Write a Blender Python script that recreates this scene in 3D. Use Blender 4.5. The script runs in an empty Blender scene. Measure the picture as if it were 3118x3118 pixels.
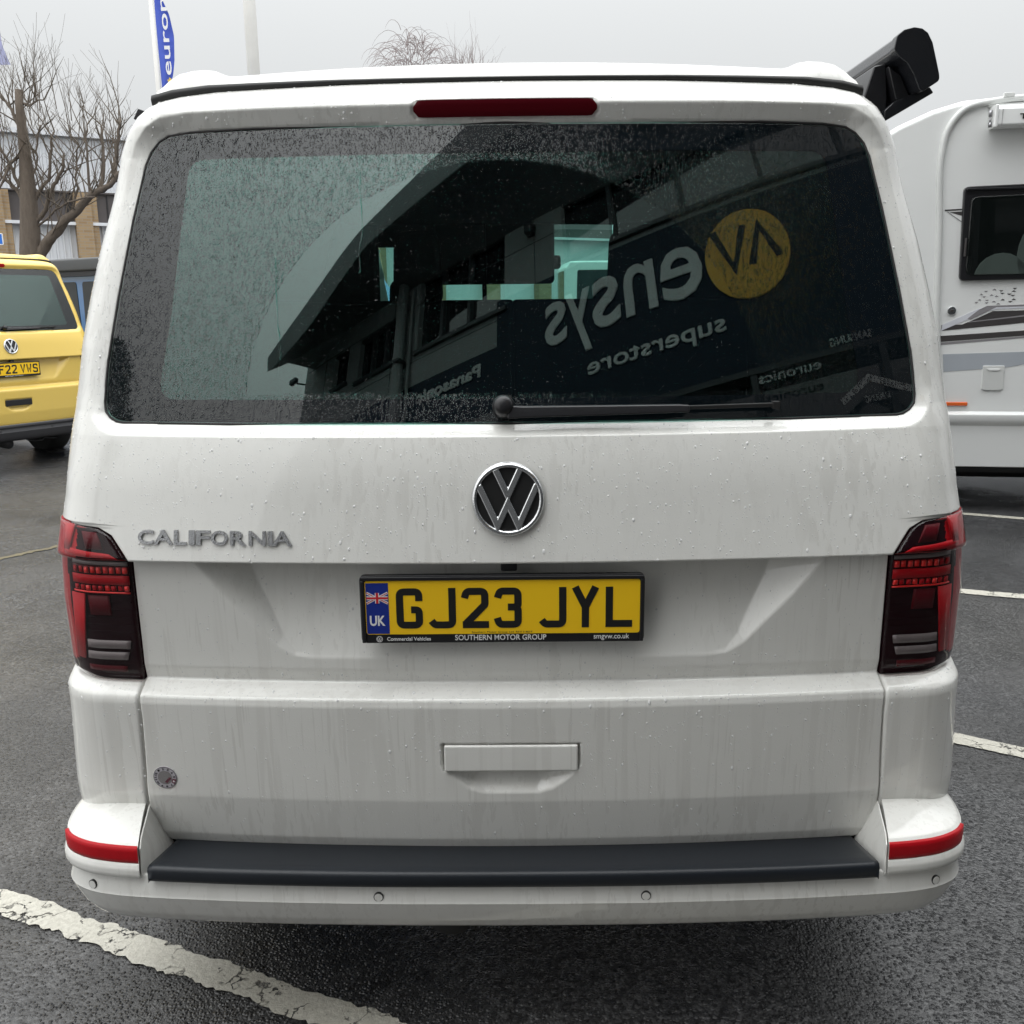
import bpy, bmesh, math, random
import numpy as np
from math import sin, cos, pi, radians, sqrt
from mathutils import Vector, Matrix
random.seed(7); rng = np.random.default_rng(7)
SC = bpy.context.scene
COL = SC.collection

# ------------------------------------------------------------------ camera
cam_d = bpy.data.cameras.new('camera'); cam = bpy.data.objects.new('camera', cam_d); COL.objects.link(cam)
CAM = (.027, -1.73, 1.5); PITCH, YAW, ROLL = 12.4, .651, -.675
p_, y_, r_ = map(radians, (PITCH, YAW, ROLL))
f_ = Vector((-sin(y_)*cos(p_), cos(y_)*cos(p_), -sin(p_)))
R_ = Vector((cos(y_), sin(y_), 0)); U_ = R_.cross(f_)
R2 = R_*cos(r_)+U_*sin(r_); U2 = -R_*sin(r_)+U_*cos(r_)
m = Matrix((R2, U2, -f_)).transposed().to_4x4(); m.translation = CAM
cam.matrix_world = m
cam_d.sensor_width = 36; cam_d.lens = 36*2880/3118; cam_d.clip_start = .05; cam_d.clip_end = 2000
SC.camera = cam

# ------------------------------------------------------------------ world and sun: bright even overcast
SUN_EL, SUN_AZ = 60, -28          # azimuth measured from +Y towards +X: behind and to the left
w = bpy.data.worlds.new('World'); SC.world = w; w.use_nodes = True
nt = w.node_tree; nt.nodes.clear()
out = nt.nodes.new('ShaderNodeOutputWorld'); bg = nt.nodes.new('ShaderNodeBackground')
sky = nt.nodes.new('ShaderNodeTexSky'); sky.sky_type = 'NISHITA'; sky.sun_disc = False
sky.sun_elevation = radians(SUN_EL); sky.sun_rotation = radians(180-SUN_AZ)
sky.air_density = 1; sky.dust_density = 4
hs = nt.nodes.new('ShaderNodeHueSaturation'); hs.inputs['Saturation'].default_value = .15
nt.links.new(sky.outputs[0], hs.inputs['Color'])
tc = nt.nodes.new('ShaderNodeTexCoord'); sp = nt.nodes.new('ShaderNodeSeparateXYZ')
nt.links.new(tc.outputs['Generated'], sp.inputs[0])
cl = nt.nodes.new('ShaderNodeMath'); cl.operation = 'MAXIMUM'; cl.inputs[1].default_value = 0; nt.links.new(sp.outputs['Z'], cl.inputs[0])
sq = nt.nodes.new('ShaderNodeMath'); sq.operation = 'POWER'; sq.inputs[1].default_value = 2.4; nt.links.new(cl.outputs[0], sq.inputs[0])
ma = nt.nodes.new('ShaderNodeMath'); ma.operation = 'MULTIPLY_ADD'; ma.inputs[1].default_value = 30; ma.inputs[2].default_value = 6.1; nt.links.new(sq.outputs[0], ma.inputs[0])
nz = nt.nodes.new('ShaderNodeTexNoise'); nz.inputs['Scale'].default_value = 2.2; nz.inputs['Detail'].default_value = 4; nt.links.new(tc.outputs['Generated'], nz.inputs[0])
mr = nt.nodes.new('ShaderNodeMapRange'); mr.inputs[3].default_value = .97; mr.inputs[4].default_value = 1.03; nt.links.new(nz.outputs[0], mr.inputs[0])
mm = nt.nodes.new('ShaderNodeMath'); mm.operation = 'MULTIPLY'; nt.links.new(ma.outputs[0], mm.inputs[0]); nt.links.new(mr.outputs[0], mm.inputs[1])
cloud = nt.nodes.new('ShaderNodeVectorMath'); cloud.operation = 'SCALE'; cloud.inputs[0].default_value = (.965, .99, 1.0); nt.links.new(mm.outputs[0], cloud.inputs['Scale'])
mx = nt.nodes.new('ShaderNodeMixRGB'); mx.inputs[0].default_value = .97
nt.links.new(hs.outputs[0], mx.inputs[1]); nt.links.new(cloud.outputs[0], mx.inputs[2])
nt.links.new(mx.outputs[0], bg.inputs[0]); bg.inputs[1].default_value = .1
nt.links.new(bg.outputs[0], out.inputs[0])
sd = bpy.data.lights.new('sun', 'SUN'); sd.energy = 1.2; sd.angle = radians(170); sd.color = (1, .975, .94)
so = bpy.data.objects.new('sun', sd); COL.objects.link(so)
az = radians(180+SUN_AZ*-1)
sdir = Vector((sin(az)*cos(radians(SUN_EL)), cos(az)*cos(radians(SUN_EL)), sin(radians(SUN_EL))))
sdir.x = -abs(sdir.x)
so.rotation_euler = sdir.to_track_quat('Z', 'Y').to_euler()
SC.view_settings.view_transform = 'Standard'; SC.view_settings.look = 'None'
SC.view_settings.exposure = .24; SC.view_settings.gamma = 1; SC.view_settings.use_curve_mapping = False
SC.cycles.max_bounces = 10; SC.cycles.transparent_max_bounces = 16; SC.cycles.glossy_bounces = 5

# ------------------------------------------------------------------ materials
def nodes(name):
    mt = bpy.data.materials.new(name); mt.use_nodes = True
    n = mt.node_tree; return mt, n, n.nodes['Principled BSDF']
def N(n, t, **k):
    x = n.nodes.new(t)
    for a, b in k.items():
        if a in x.inputs.keys(): x.inputs[a].default_value = b
        else: setattr(x, a, b)
    return x
def L(n, a, b): n.links.new(a, b)
def objco(n, scale=(1, 1, 1)):
    t = N(n, 'ShaderNodeTexCoord'); mp = N(n, 'ShaderNodeMapping'); mp.inputs['Scale'].default_value = scale
    L(n, t.outputs['Object'], mp.inputs[0]); return mp.outputs[0]
def ramp(n, src, a, b, c0, c1):
    r = N(n, 'ShaderNodeMapRange'); r.inputs[1].default_value = a; r.inputs[2].default_value = b
    r.inputs[3].default_value = c0; r.inputs[4].default_value = c1; r.clamp = True; L(n, src, r.inputs[0]); return r.outputs[0]
def math_(n, op, a, b=None, c=None):
    x = N(n, 'ShaderNodeMath', operation=op)
    for i, v in enumerate((a, b, c)):
        if v is None: continue
        if isinstance(v, (int, float)): x.inputs[i].default_value = v
        else: L(n, v, x.inputs[i])
    return x.outputs[0]
def noise(n, vec, s, d=3, r=.5):
    x = N(n, 'ShaderNodeTexNoise'); x.inputs['Scale'].default_value = s; x.inputs['Detail'].default_value = d; x.inputs['Roughness'].default_value = r
    L(n, vec, x.inputs[0]); return x.outputs[0]
def mixc(n, f, c0, c1):
    x = N(n, 'ShaderNodeMixRGB')
    if isinstance(f, (int, float)): x.inputs[0].default_value = f
    else: L(n, f, x.inputs[0])
    for i, c in ((1, c0), (2, c1)):
        if isinstance(c, tuple): x.inputs[i].default_value = (*c, 1)
        else: L(n, c, x.inputs[i])
    return x.outputs[0]
def plain(name, c, rough=.5, metal=0, coat=0, spec=.5, var=.06, scale=6, bump=0, bscale=200):
    mt, n, b = nodes(name)
    v = objco(n); nn = noise(n, v, scale, 4)
    c0 = tuple(x*(1-var) for x in c); c1 = tuple(min(1, x*(1+var)) for x in c)
    L(n, mixc(n, nn, c0, c1), b.inputs['Base Color'])
    b.inputs['Roughness'].default_value = rough; b.inputs['Metallic'].default_value = metal
    b.inputs['Coat Weight'].default_value = coat; b.inputs['Coat Roughness'].default_value = .05
    b.inputs['Specular IOR Level'].default_value = spec
    if bump:
        bp = N(n, 'ShaderNodeBump'); bp.inputs['Strength'].default_value = bump; bp.inputs['Distance'].default_value = .002
        L(n, noise(n, v, bscale, 3), bp.inputs['Height']); L(n, bp.outputs[0], b.inputs['Normal'])
    return mt
def paint(name, c, dirt=.16, dirtc=(.30, .29, .26), wet=True):
    mt, n, b = nodes(name)
    v = objco(n)
    vs = objco(n, (38, 38, .55)); st = noise(n, vs, 1, 2, .5)          # run marks of dirty water
    vs2 = objco(n, (120, 120, 1.1)); st2 = noise(n, vs2, 1, 2, .5)
    big = noise(n, objco(n, (5, 5, 1.6)), 1, 3)
    sm = math_(n, 'MULTIPLY', ramp(n, st, .54, .60, 0, .7), ramp(n, big, .38, .6, .1, 1))
    sm2 = math_(n, 'MULTIPLY', ramp(n, st2, .60, .63, 0, .9), ramp(n, big, .35, .6, .1, 1))
    t = N(n, 'ShaderNodeTexCoord'); sx = N(n, 'ShaderNodeSeparateXYZ'); L(n, t.outputs['Object'], sx.inputs[0])
    low = ramp(n, sx.outputs['Z'], .3, .95, .08, .0)
    f = math_(n, 'ADD', math_(n, 'MULTIPLY', math_(n, 'MAXIMUM', sm, sm2), dirt), low)
    L(n, mixc(n, f, c, dirtc), b.inputs['Base Color'])
    b.inputs['Roughness'].default_value = .6; b.inputs['Specular IOR Level'].default_value = .25; b.inputs['Coat Weight'].default_value = 1; b.inputs['Coat Roughness'].default_value = .025
    if wet:
        vo = N(n, 'ShaderNodeTexVoronoi'); vo.inputs['Scale'].default_value = 170; L(n, v, vo.inputs['Vector'])
        dots = ramp(n, vo.outputs['Distance'], .05, .4, 1, 0)
        amt = ramp(n, noise(n, v, 9, 4), .42, .62, 0, 1)
        bp = N(n, 'ShaderNodeBump'); bp.inputs['Strength'].default_value = .10; bp.inputs['Distance'].default_value = .0012
        L(n, math_(n, 'MULTIPLY', dots, amt), bp.inputs['Height']); L(n, bp.outputs[0], b.inputs['Normal']); L(n, bp.outputs[0], b.inputs['Coat Normal'])
    return mt
def glass(name, tint, ior=1.52, wet=False, refl=1.0):
    mt = bpy.data.materials.new(name); mt.use_nodes = True; n = mt.node_tree; n.nodes.clear()
    o = N(n, 'ShaderNodeOutputMaterial'); mxs = N(n, 'ShaderNodeMixShader')
    tr = N(n, 'ShaderNodeBsdfTransparent'); tr.inputs[0].default_value = (*tint, 1)
    gl = N(n, 'ShaderNodeBsdfGlossy'); gl.inputs['Roughness'].default_value = .005; gl.inputs[0].default_value = (1, 1, 1, 1)
    f0 = ((ior-1)/(ior+1))**2*refl; geo = N(n, 'ShaderNodeNewGeometry'); dt = N(n, 'ShaderNodeVectorMath'); dt.operation = 'DOT_PRODUCT'
    bpn = N(n, 'ShaderNodeBump'); bpn.inputs['Strength'].default_value = 0
    L(n, geo.outputs['Incoming'], dt.inputs[0]); L(n, bpn.outputs[0], dt.inputs[1])
    sch = math_(n, 'MULTIPLY_ADD', math_(n, 'POWER', math_(n, 'SUBTRACT', 1, math_(n, 'ABSOLUTE', dt.outputs['Value'])), 5), 1-f0, f0)
    L(n, sch, mxs.inputs[0]); L(n, tr.outputs[0], mxs.inputs[1]); L(n, gl.outputs[0], mxs.inputs[2]); L(n, mxs.outputs[0], o.inputs[0])
    if wet:
        t = N(n, 'ShaderNodeTexCoord'); sx = N(n, 'ShaderNodeSeparateXYZ'); L(n, t.outputs['Object'], sx.inputs[0])
        X, Z = sx.outputs['X'], sx.outputs['Z']; v = t.outputs['Object']
        zz = math_(n, 'MULTIPLY', math_(n, 'SUBTRACT', Z, 1.305), 1.06)
        r = math_(n, 'SQRT', math_(n, 'ADD', math_(n, 'POWER', math_(n, 'ADD', X, .009), 2), math_(n, 'POWER', zz, 2)))
        r = math_(n, 'ADD', r, math_(n, 'MULTIPLY', noise(n, v, 60, 3), .008))
        outside = math_(n, 'MAXIMUM', ramp(n, r, .504, .507, 0, 1), ramp(n, math_(n, 'ADD', Z, math_(n, 'MULTIPLY', noise(n, v, 40, 3), .02)), 1.338, 1.344, 1, 0))
        vst = objco(n, (210, 210, 26)); s1 = noise(n, vst, 1, 4, .62)
        vdr = objco(n, (1, 1, .7)); vo = N(n, 'ShaderNodeTexVoronoi'); vo.inputs['Scale'].default_value = 300; L(n, vdr, vo.inputs['Vector'])
        dens = math_(n, 'MULTIPLY', ramp(n, noise(n, v, 5, 3), .35, .65, .6, 1), ramp(n, X, -.10, .22, 1.15, .14))
        h = math_(n, 'MULTIPLY', math_(n, 'ADD', math_(n, 'MULTIPLY', ramp(n, s1, .55, .60, 0, 1), 1.3), math_(n, 'MULTIPLY', ramp(n, vo.outputs['Distance'], .12, .34, 1, 0), .8)), dens)
        sp1 = math_(n, 'MULTIPLY', ramp(n, noise(n, v, 230, 2), .70, .76, 0, 1), .4)
        hh = math_(n, 'ADD', math_(n, 'MULTIPLY', h, outside), math_(n, 'MULTIPLY', sp1, math_(n, 'SUBTRACT', 1, outside)))
        bp = N(n, 'ShaderNodeBump'); bp.inputs['Strength'].default_value = .55; bp.inputs['Distance'].default_value = .0013
        L(n, hh, bp.inputs['Height']); L(n, bp.outputs[0], gl.inputs['Normal'])
    return mt
def water_mat():
    mt = bpy.data.materials.new('water_drops'); mt.use_nodes = True; n = mt.node_tree; n.nodes.clear()
    o = N(n, 'ShaderNodeOutputMaterial'); mxs = N(n, 'ShaderNodeMixShader')
    tr = N(n, 'ShaderNodeBsdfTransparent'); tr.inputs[0].default_value = (.985, .985, .985, 1)
    gl = N(n, 'ShaderNodeBsdfGlossy'); gl.inputs['Roughness'].default_value = .03
    df = N(n, 'ShaderNodeBsdfDiffuse'); df.inputs[0].default_value = (.97, .97, .97, 1); m2 = N(n, 'ShaderNodeMixShader'); m2.inputs[0].default_value = .62  # white mixed into the water stands in for light scattered by the drops
    L(n, tr.outputs[0], m2.inputs[1]); L(n, df.outputs[0], m2.inputs[2])
    mxs.inputs[0].default_value = .06; L(n, m2.outputs[0], mxs.inputs[1]); L(n, gl.outputs[0], mxs.inputs[2]); L(n, mxs.outputs[0], o.inputs[0]); return mt
def brick_mat():
    mt, n, b = nodes('buff_brick')
    v = objco(n); mp = N(n, 'ShaderNodeMapping'); mp.inputs['Rotation'].default_value = (radians(90), 0, 0); L(n, v, mp.inputs[0])
    br = N(n, 'ShaderNodeTexBrick'); br.inputs['Scale'].default_value = 1; br.inputs['Brick Width'].default_value = .225; br.inputs['Row Height'].default_value = .075
    br.inputs['Mortar Size'].default_value = .008; br.inputs['Color1'].default_value = (.29, .195, .105, 1); br.inputs['Color2'].default_value = (.37, .265, .15, 1); br.inputs['Mortar'].default_value = (.30, .26, .21, 1)
    L(n, mp.outputs[0], br.inputs[0]); L(n, br.outputs[0], b.inputs['Base Color']); b.inputs['Roughness'].default_value = .9; return mt
def asphalt_mat():
    mt, n, b = nodes('wet_asphalt')
    v = objco(n)
    vo = N(n, 'ShaderNodeTexVoronoi'); vo.inputs['Scale'].default_value = 125; vo.inputs['Randomness'].default_value = 1; L(n, v, vo.inputs['Vector'])
    vo2 = N(n, 'ShaderNodeTexVoronoi'); vo2.inputs['Scale'].default_value = 210; L(n, v, vo2.inputs['Vector'])
    cs = N(n, 'ShaderNodeSeparateColor'); L(n, vo.outputs['Color'], cs.inputs[0])
    stone = math_(n, 'MULTIPLY', ramp(n, vo.outputs['Distance'], .1, .62, 1, 0), math_(n, 'MULTIPLY_ADD', cs.outputs[0], .9, .1))
    big = noise(n, v, .55, 5, .6); mid = noise(n, v, 7, 4); fine = noise(n, v, 320, 2)
    stain = ramp(n, noise(n, v, 1.3, 6, .65), .46, .58, 1, .55)
    tan = ramp(n, noise(n, v, .35, 3), .45, .7, 0, .5)
    base = mixc(n, math_(n, 'POWER', cs.outputs[1], 2.2), (.017, .017, .019), (.12, .12, .122))
    base = mixc(n, ramp(n, mid, .35, .7, 0, .45), base, (.05, .05, .051))
    base = mixc(n, math_(n, 'MULTIPLY', ramp(n, vo2.outputs['Distance'], .0, .2, 1, 0), .3), base, (.24, .235, .23))
    base = mixc(n, tan, base, (.10, .088, .068))
    sm_ = N(n, 'ShaderNodeVectorMath'); sm_.operation = 'SCALE'; L(n, base, sm_.inputs[0]); L(n, stain, sm_.inputs['Scale'])
    L(n, sm_.outputs[0], b.inputs['Base Color'])
    L(n, math_(n, 'ADD', ramp(n, big, .42, .58, .12, .36), math_(n, 'MULTIPLY', fine, .12)), b.inputs['Roughness'])
    b.inputs['Specular IOR Level'].default_value = .6
    h = math_(n, 'ADD', math_(n, 'MULTIPLY', stone, 1.0), math_(n, 'ADD', math_(n, 'MULTIPLY', fine, .35), math_(n, 'MULTIPLY', mid, .35)))
    bp = N(n, 'ShaderNodeBump'); bp.inputs['Strength'].default_value = 1; bp.inputs['Distance'].default_value = .0048
    L(n, h, bp.inputs['Height']); L(n, bp.outputs[0], b.inputs['Normal']); return mt
def line_mat():
    mt = bpy.data.materials.new('worn_line_paint'); mt.use_nodes = True; n = mt.node_tree; b = n.nodes['Principled BSDF']
    v = objco(n); cr = noise(n, v, 13, 8, .7); gr = noise(n, v, 90, 4, .7)
    vo = N(n, 'ShaderNodeTexVoronoi'); vo.feature = 'DISTANCE_TO_EDGE'; vo.inputs['Scale'].default_value = 7
    wv = N(n, 'ShaderNodeVectorMath'); wv.operation = 'ADD'; nn = N(n, 'ShaderNodeTexNoise'); nn.inputs['Scale'].default_value = 20; nn.inputs['Detail'].default_value = 4; L(n, v, nn.inputs[0])
    sc = N(n, 'ShaderNodeVectorMath'); sc.operation = 'SCALE'; sc.inputs['Scale'].default_value = .12; L(n, nn.outputs['Color'], sc.inputs[0]); L(n, v, wv.inputs[0]); L(n, sc.outputs[0], wv.inputs[1]); L(n, wv.outputs[0], vo.inputs['Vector'])
    crack = ramp(n, vo.outputs['Distance'], .012, .03, 1, 0)
    hole = math_(n, 'MAXIMUM', ramp(n, math_(n, 'ADD', cr, math_(n, 'MULTIPLY', gr, .45)), .84, .90, 0, 1), math_(n, 'MULTIPLY', crack, ramp(n, cr, .42, .56, 0, 1)))
    L(n, mixc(n, ramp(n, gr, .35, .7, 0, .7), (.55, .53, .46), (.34, .32, .27)), b.inputs['Base Color'])
    b.inputs['Roughness'].default_value = .55
    bp = N(n, 'ShaderNodeBump'); bp.inputs['Strength'].default_value = .8; bp.inputs['Distance'].default_value = .003; L(n, gr, bp.inputs['Height']); L(n, bp.outputs[0], b.inputs['Normal'])
    tr = N(n, 'ShaderNodeBsdfTransparent'); mxs = N(n, 'ShaderNodeMixShader'); L(n, hole, mxs.inputs[0]); L(n, b.outputs[0], mxs.inputs[1]); L(n, tr.outputs[0], mxs.inputs[2])
    L(n, mxs.outputs[0], n.nodes['Material Output'].inputs[0]); return mt
def bark_mat():
    mt, n, b = nodes('bark'); v = objco(n, (1, 1, .25)); a = noise(n, v, 18, 6, .7)
    L(n, mixc(n, a, (.075, .058, .044), (.19, .155, .125)), b.inputs['Base Color']); b.inputs['Roughness'].default_value = .9
    bp = N(n, 'ShaderNodeBump'); bp.inputs['Distance'].default_value = .03; L(n, a, bp.inputs['Height']); L(n, bp.outputs[0], b.inputs['Normal']); return mt
M = dict(
    white=paint('white_paint', (.76, .755, .72), .26, (.42, .40, .36)), yellow=paint('yellow_paint', (.80, .565, .12), .05, (.5, .42, .2)),
    black=plain('black_plastic', (.012, .012, .014), .32, bump=.15), dark=plain('dark_trim', (.02, .02, .022), .6),
    rubber=plain('rubber', (.014, .014, .014), .6), pad=plain('step_pad_plastic', (.012, .015, .020), .30, coat=.1, var=.12, bump=.35, bscale=900, spec=.35),
    bumpgrey=plain('grey_bumper_plastic', (.05, .05, .055), .5), interior=plain('interior_cloth', (.005, .0055, .006), 1, spec=0),
    floor=plain('interior_floor', (.03, .03, .03), .8), frit=plain('ceramic_frit', (.006, .006, .009), 1, spec=0),
    glass=glass('rear_glass', (.62, .90, .85), 1.62, True), screen=glass('windscreen_glass', (.50, .58, .54), 1.5), dglass=plain('privacy_glass', (.012, .018, .02), .03, coat=1, spec=.9, var=0),
    sideg=plain('side_glass', (.022, .027, .029), .3, var=.5, scale=2.5), dchrome=plain('smoked_chrome', (.33, .335, .345), .10, 1, var=.15, scale=150, bump=.5, bscale=420),
    chrome=plain('chrome', (.72, .73, .74), .09, 1, var=.02, bump=.12, bscale=500), red=plain('red_lens', (.36, .002, .007), .35, coat=0, spec=.12, var=.15, scale=40, bump=.15, bscale=900),
    redhot=plain('bright_red_led', (.85, .015, .012), .3, coat=0, var=.4, scale=120), redd=plain('dark_red_lens', (.075, .002, .006), .35, coat=0, spec=.1), lampblk=plain('lamp_housing', (.012, .001, .003), .6, spec=.05),
    greyl=plain('smoky_lens', (.16, .145, .145), .3, coat=0, var=.2, scale=60), lens=glass('clear_lens', (.99, .96, .96), 1.40),
    refl=plain('red_reflector', (.42, .004, .010), .4, coat=0, spec=.2, var=.12, scale=50, bump=.3, bscale=700),
    plate=plain('plate_yellow', (1.0, .60, .008), .45, coat=0, var=.05, scale=9), blue=plain('plate_blue', (.01, .03, .26), .3), ink=plain('black_ink', (.012, .012, .012), .35), whitep=plain('white_print', (.8, .8, .8), .4),
    redp=plain('red_print', (.6, .02, .03), .4), tyre=plain('tyre', (.018, .018, .018), .8), rim=plain('alloy', (.3, .3, .31), .3, 1), stick=plain('sticker_silver', (.42, .40, .43), .4, var=.25, scale=300), stickd=plain('sticker_red', (.12, .01, .03), .4), stickg=plain('sticker_grey', (.2, .19, .19), .5, var=.3, scale=400),
    awn=plain('awning_black', (.011, .012, .015), .28, coat=.3, bump=.3, bscale=300), water=water_mat(), brick=brick_mat(), asphalt=asphalt_mat(), line=line_mat(), bark=bark_mat(),
    twig=plain('twig_bark', (.14, .115, .09), .9), willow=plain('far_twigs', (.20, .165, .16), .9), clad=plain('white_cladding', (.68, .70, .73), .5, var=.05, scale=1), darkw=plain('dark_window_band', (.085, .075, .075), .35, var=.3, scale=1.5),
    gutter=plain('gutter_grey', (.30, .31, .32), .5), mh=plain('motorhome_white', (.83, .84, .83), .25, coat=.6, var=.03, scale=2), mhs=plain('motorhome_silver', (.42, .45, .49), .3, coat=.5), mhd=plain('motorhome_charcoal', (.06, .055, .055), .3, coat=.5), mhg=plain('motorhome_midgrey', (.26, .25, .26), .3), mhp=plain('motorhome_lilac', (.66, .67, .72), .3),
    mhtrim=plain('motorhome_trim', (.66, .67, .655), .35), orange=plain('orange_reflector', (.75, .13, .02), .25, coat=1, var=.1, scale=60), acry=plain('acrylic_window', (.008, .010, .014), .08, coat=1, var=0),
    vblue=plain('blue_paint', (.03, .15, .38), .3, coat=1), awg=plain('grey_awning', (.07, .075, .08), .45), flagb=plain('flag_blue', (.07, .12, .55), .7, var=.1), pole=plain('white_pole', (.62, .61, .58), .4), flagp=plain('flag_pale', (.40, .42, .62), .8),
    signb=plain('sign_blue', (.01, .16, .62), .4), yellowp=plain('yellow_print', (.8, .55, .05), .5),
    render=plain('grey_panel_wall', (.30, .31, .31), .6, var=.08, scale=.7), navy=plain('navy_board', (.014, .024, .040), .5, spec=.15), soffit=plain('soffit', (.10, .105, .11), .6), fascia=plain('fascia', (.20, .215, .215), .5), frame=plain('window_frame_dark', (.03, .035, .04), .4), sglass=plain('showroom_glass', (.01, .013, .015), .02, coat=1, spec=1, var=0), letter=plain('sign_letters', (.72, .73, .72), .5), discm=plain('orange_disc', (.98, .52, .06), .4), evergreen=plain('evergreen_leaf', (.035, .06, .03), .8, var=.4), kerb=plain('concrete', (.32, .31, .29), .9, var=.15, scale=20),
    tan=plain('faded_yellow_line', (.12, .10, .055), .8, var=.4, scale=30))

# ------------------------------------------------------------------ object helpers
def link(name, me, mat, parent=None, smooth=False):
    o = bpy.data.objects.new(name, me); COL.objects.link(o)
    for x in (mat if isinstance(mat, (list, tuple)) else [mat]): me.materials.append(M[x] if isinstance(x, str) else x)
    if parent is not None: o.parent = parent
    if smooth: me.polygons.foreach_set('use_smooth', np.ones(len(me.polygons), bool))
    return o
def tag(o, label=None, cat=None, group=None, kind=None):
    for k, v in (('label', label), ('category', cat), ('group', group), ('kind', kind)):
        if v: o[k] = v
    return o
def empty(name, loc=(0, 0, 0), rz=0):
    o = bpy.data.objects.new(name, None); COL.objects.link(o); o.location = loc; o.rotation_euler = (0, 0, rz); o.empty_display_size = .2; return o
class MB:
    def __init__(s): s.v = []; s.f = []
    def add(s, v, f):
        k = len(s.v); s.v += [tuple(x) for x in v]; s.f += [tuple(i+k for i in q) for q in f]; return s
    def box(s, x0, x1, y0, y1, z0, z1):
        return s.add([(x0, y0, z0), (x1, y0, z0), (x1, y1, z0), (x0, y1, z0), (x0, y0, z1), (x1, y0, z1), (x1, y1, z1), (x0, y1, z1)],
                     [(0, 3, 2, 1), (4, 5, 6, 7), (0, 1, 5, 4), (1, 2, 6, 5), (2, 3, 7, 6), (3, 0, 4, 7)])
    def prism(s, pts, d):      # closed 3D polygon extruded by vector d
        n = len(pts); d = Vector(d); a = [Vector(p) for p in pts]; b = [p+d for p in a]
        return s.add(a+b, [tuple(range(n))[::-1], tuple(range(n, 2*n))]+[(i, (i+1) % n, (i+1) % n+n, i+n) for i in range(n)])
    def tube(s, pts, r, seg=8, cap=True):
        pts = [Vector(p) for p in pts]; rs = r if isinstance(r, (list, tuple)) else [r]*len(pts); vs = []; fs = []
        prev = None
        for i, p in enumerate(pts):
            t = (pts[min(i+1, len(pts)-1)]-pts[max(i-1, 0)]).normalized()
            if prev is None:
                a = t.orthogonal().normalized()
            else:
                a = (prev-t*prev.dot(t)); a = a.normalized() if a.length > 1e-6 else t.orthogonal().normalized()
            prev = a; b = t.cross(a)
            for k in range(seg):
                an = 2*pi*k/seg; vs.append(p+(a*cos(an)+b*sin(an))*rs[i])
        for i in range(len(pts)-1):
            for k in range(seg): fs.append((i*seg+k, i*seg+(k+1) % seg, (i+1)*seg+(k+1) % seg, (i+1)*seg+k))
        if cap: fs += [tuple(range(seg))[::-1], tuple(range((len(pts)-1)*seg, len(pts)*seg))]
        return s.add(vs, fs)
    def build(s, name, mat, parent=None, smooth=False, bevel=0, seg=2):
        me = bpy.data.meshes.new(name); me.from_pydata(s.v, [], s.f); me.update()
        o = link(name, me, mat, parent, smooth)
        if bevel:
            b = o.modifiers.new('bevel', 'BEVEL'); b.width = bevel; b.segments = seg; b.limit_method = 'ANGLE'; b.angle_limit = radians(35)
            me.polygons.foreach_set('use_smooth', np.ones(len(me.polygons), bool))
            wn = o.modifiers.new('wn', 'WEIGHTED_NORMAL')
        return o
def bx(name, mat, parent, x0, x1, y0, y1, z0, z1, bevel=0, seg=2): return MB().box(x0, x1, y0, y1, z0, z1).build(name, mat, parent, bevel=bevel, seg=seg)
def grid(name, X, Y, Z, mat, parent=None, mask=None, mi=None, smooth=True, flip=False):
    R, C = X.shape; V = np.stack([X, Y, Z], -1).reshape(-1, 3)
    i = np.arange(R-1)[:, None]*C+np.arange(C-1)[None]
    q = np.stack([i, i+1, i+C+1, i+C], -1)
    if flip: q = q[..., ::-1]
    if mask is not None: q = q[mask]; mi = mi[mask] if mi is not None else None
    q = q.reshape(-1, 4); me = bpy.data.meshes.new(name)
    me.vertices.add(len(V)); me.vertices.foreach_set('co', V.ravel().astype(np.float32))
    me.loops.add(q.size); me.loops.foreach_set('vertex_index', q.ravel().astype(np.int32))
    me.polygons.add(len(q)); me.polygons.foreach_set('loop_start', np.arange(0, q.size, 4, dtype=np.int32))
    if mi is not None: me.polygons.foreach_set('material_index', mi.ravel().astype(np.int32))
    me.update(calc_edges=True); me.validate()
    return link(name, me, mat, parent, smooth)
def rounded(pts, r, n=5, closed=False):
    P = [Vector(p) for p in pts]; o = []; c = len(P)
    for i, p in enumerate(P):
        if not closed and i in (0, c-1): o.append(p); continue
        a = P[i-1]-p; b = P[(i+1) % c]-p; la, lb = a.length, b.length
        ang = a.angle(b); k = min(r/math.tan(ang/2), la*.49, lb*.49) if ang < 3.1 else 0
        if k <= 0: o.append(p); continue
        A = p+a/la*k; B = p+b/lb*k
        for j in range(n+1):
            t = j/n; o.append((A*(1-t)+p*t)*(1-t)+(p*(1-t)+B*t)*t)
    return o
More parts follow.
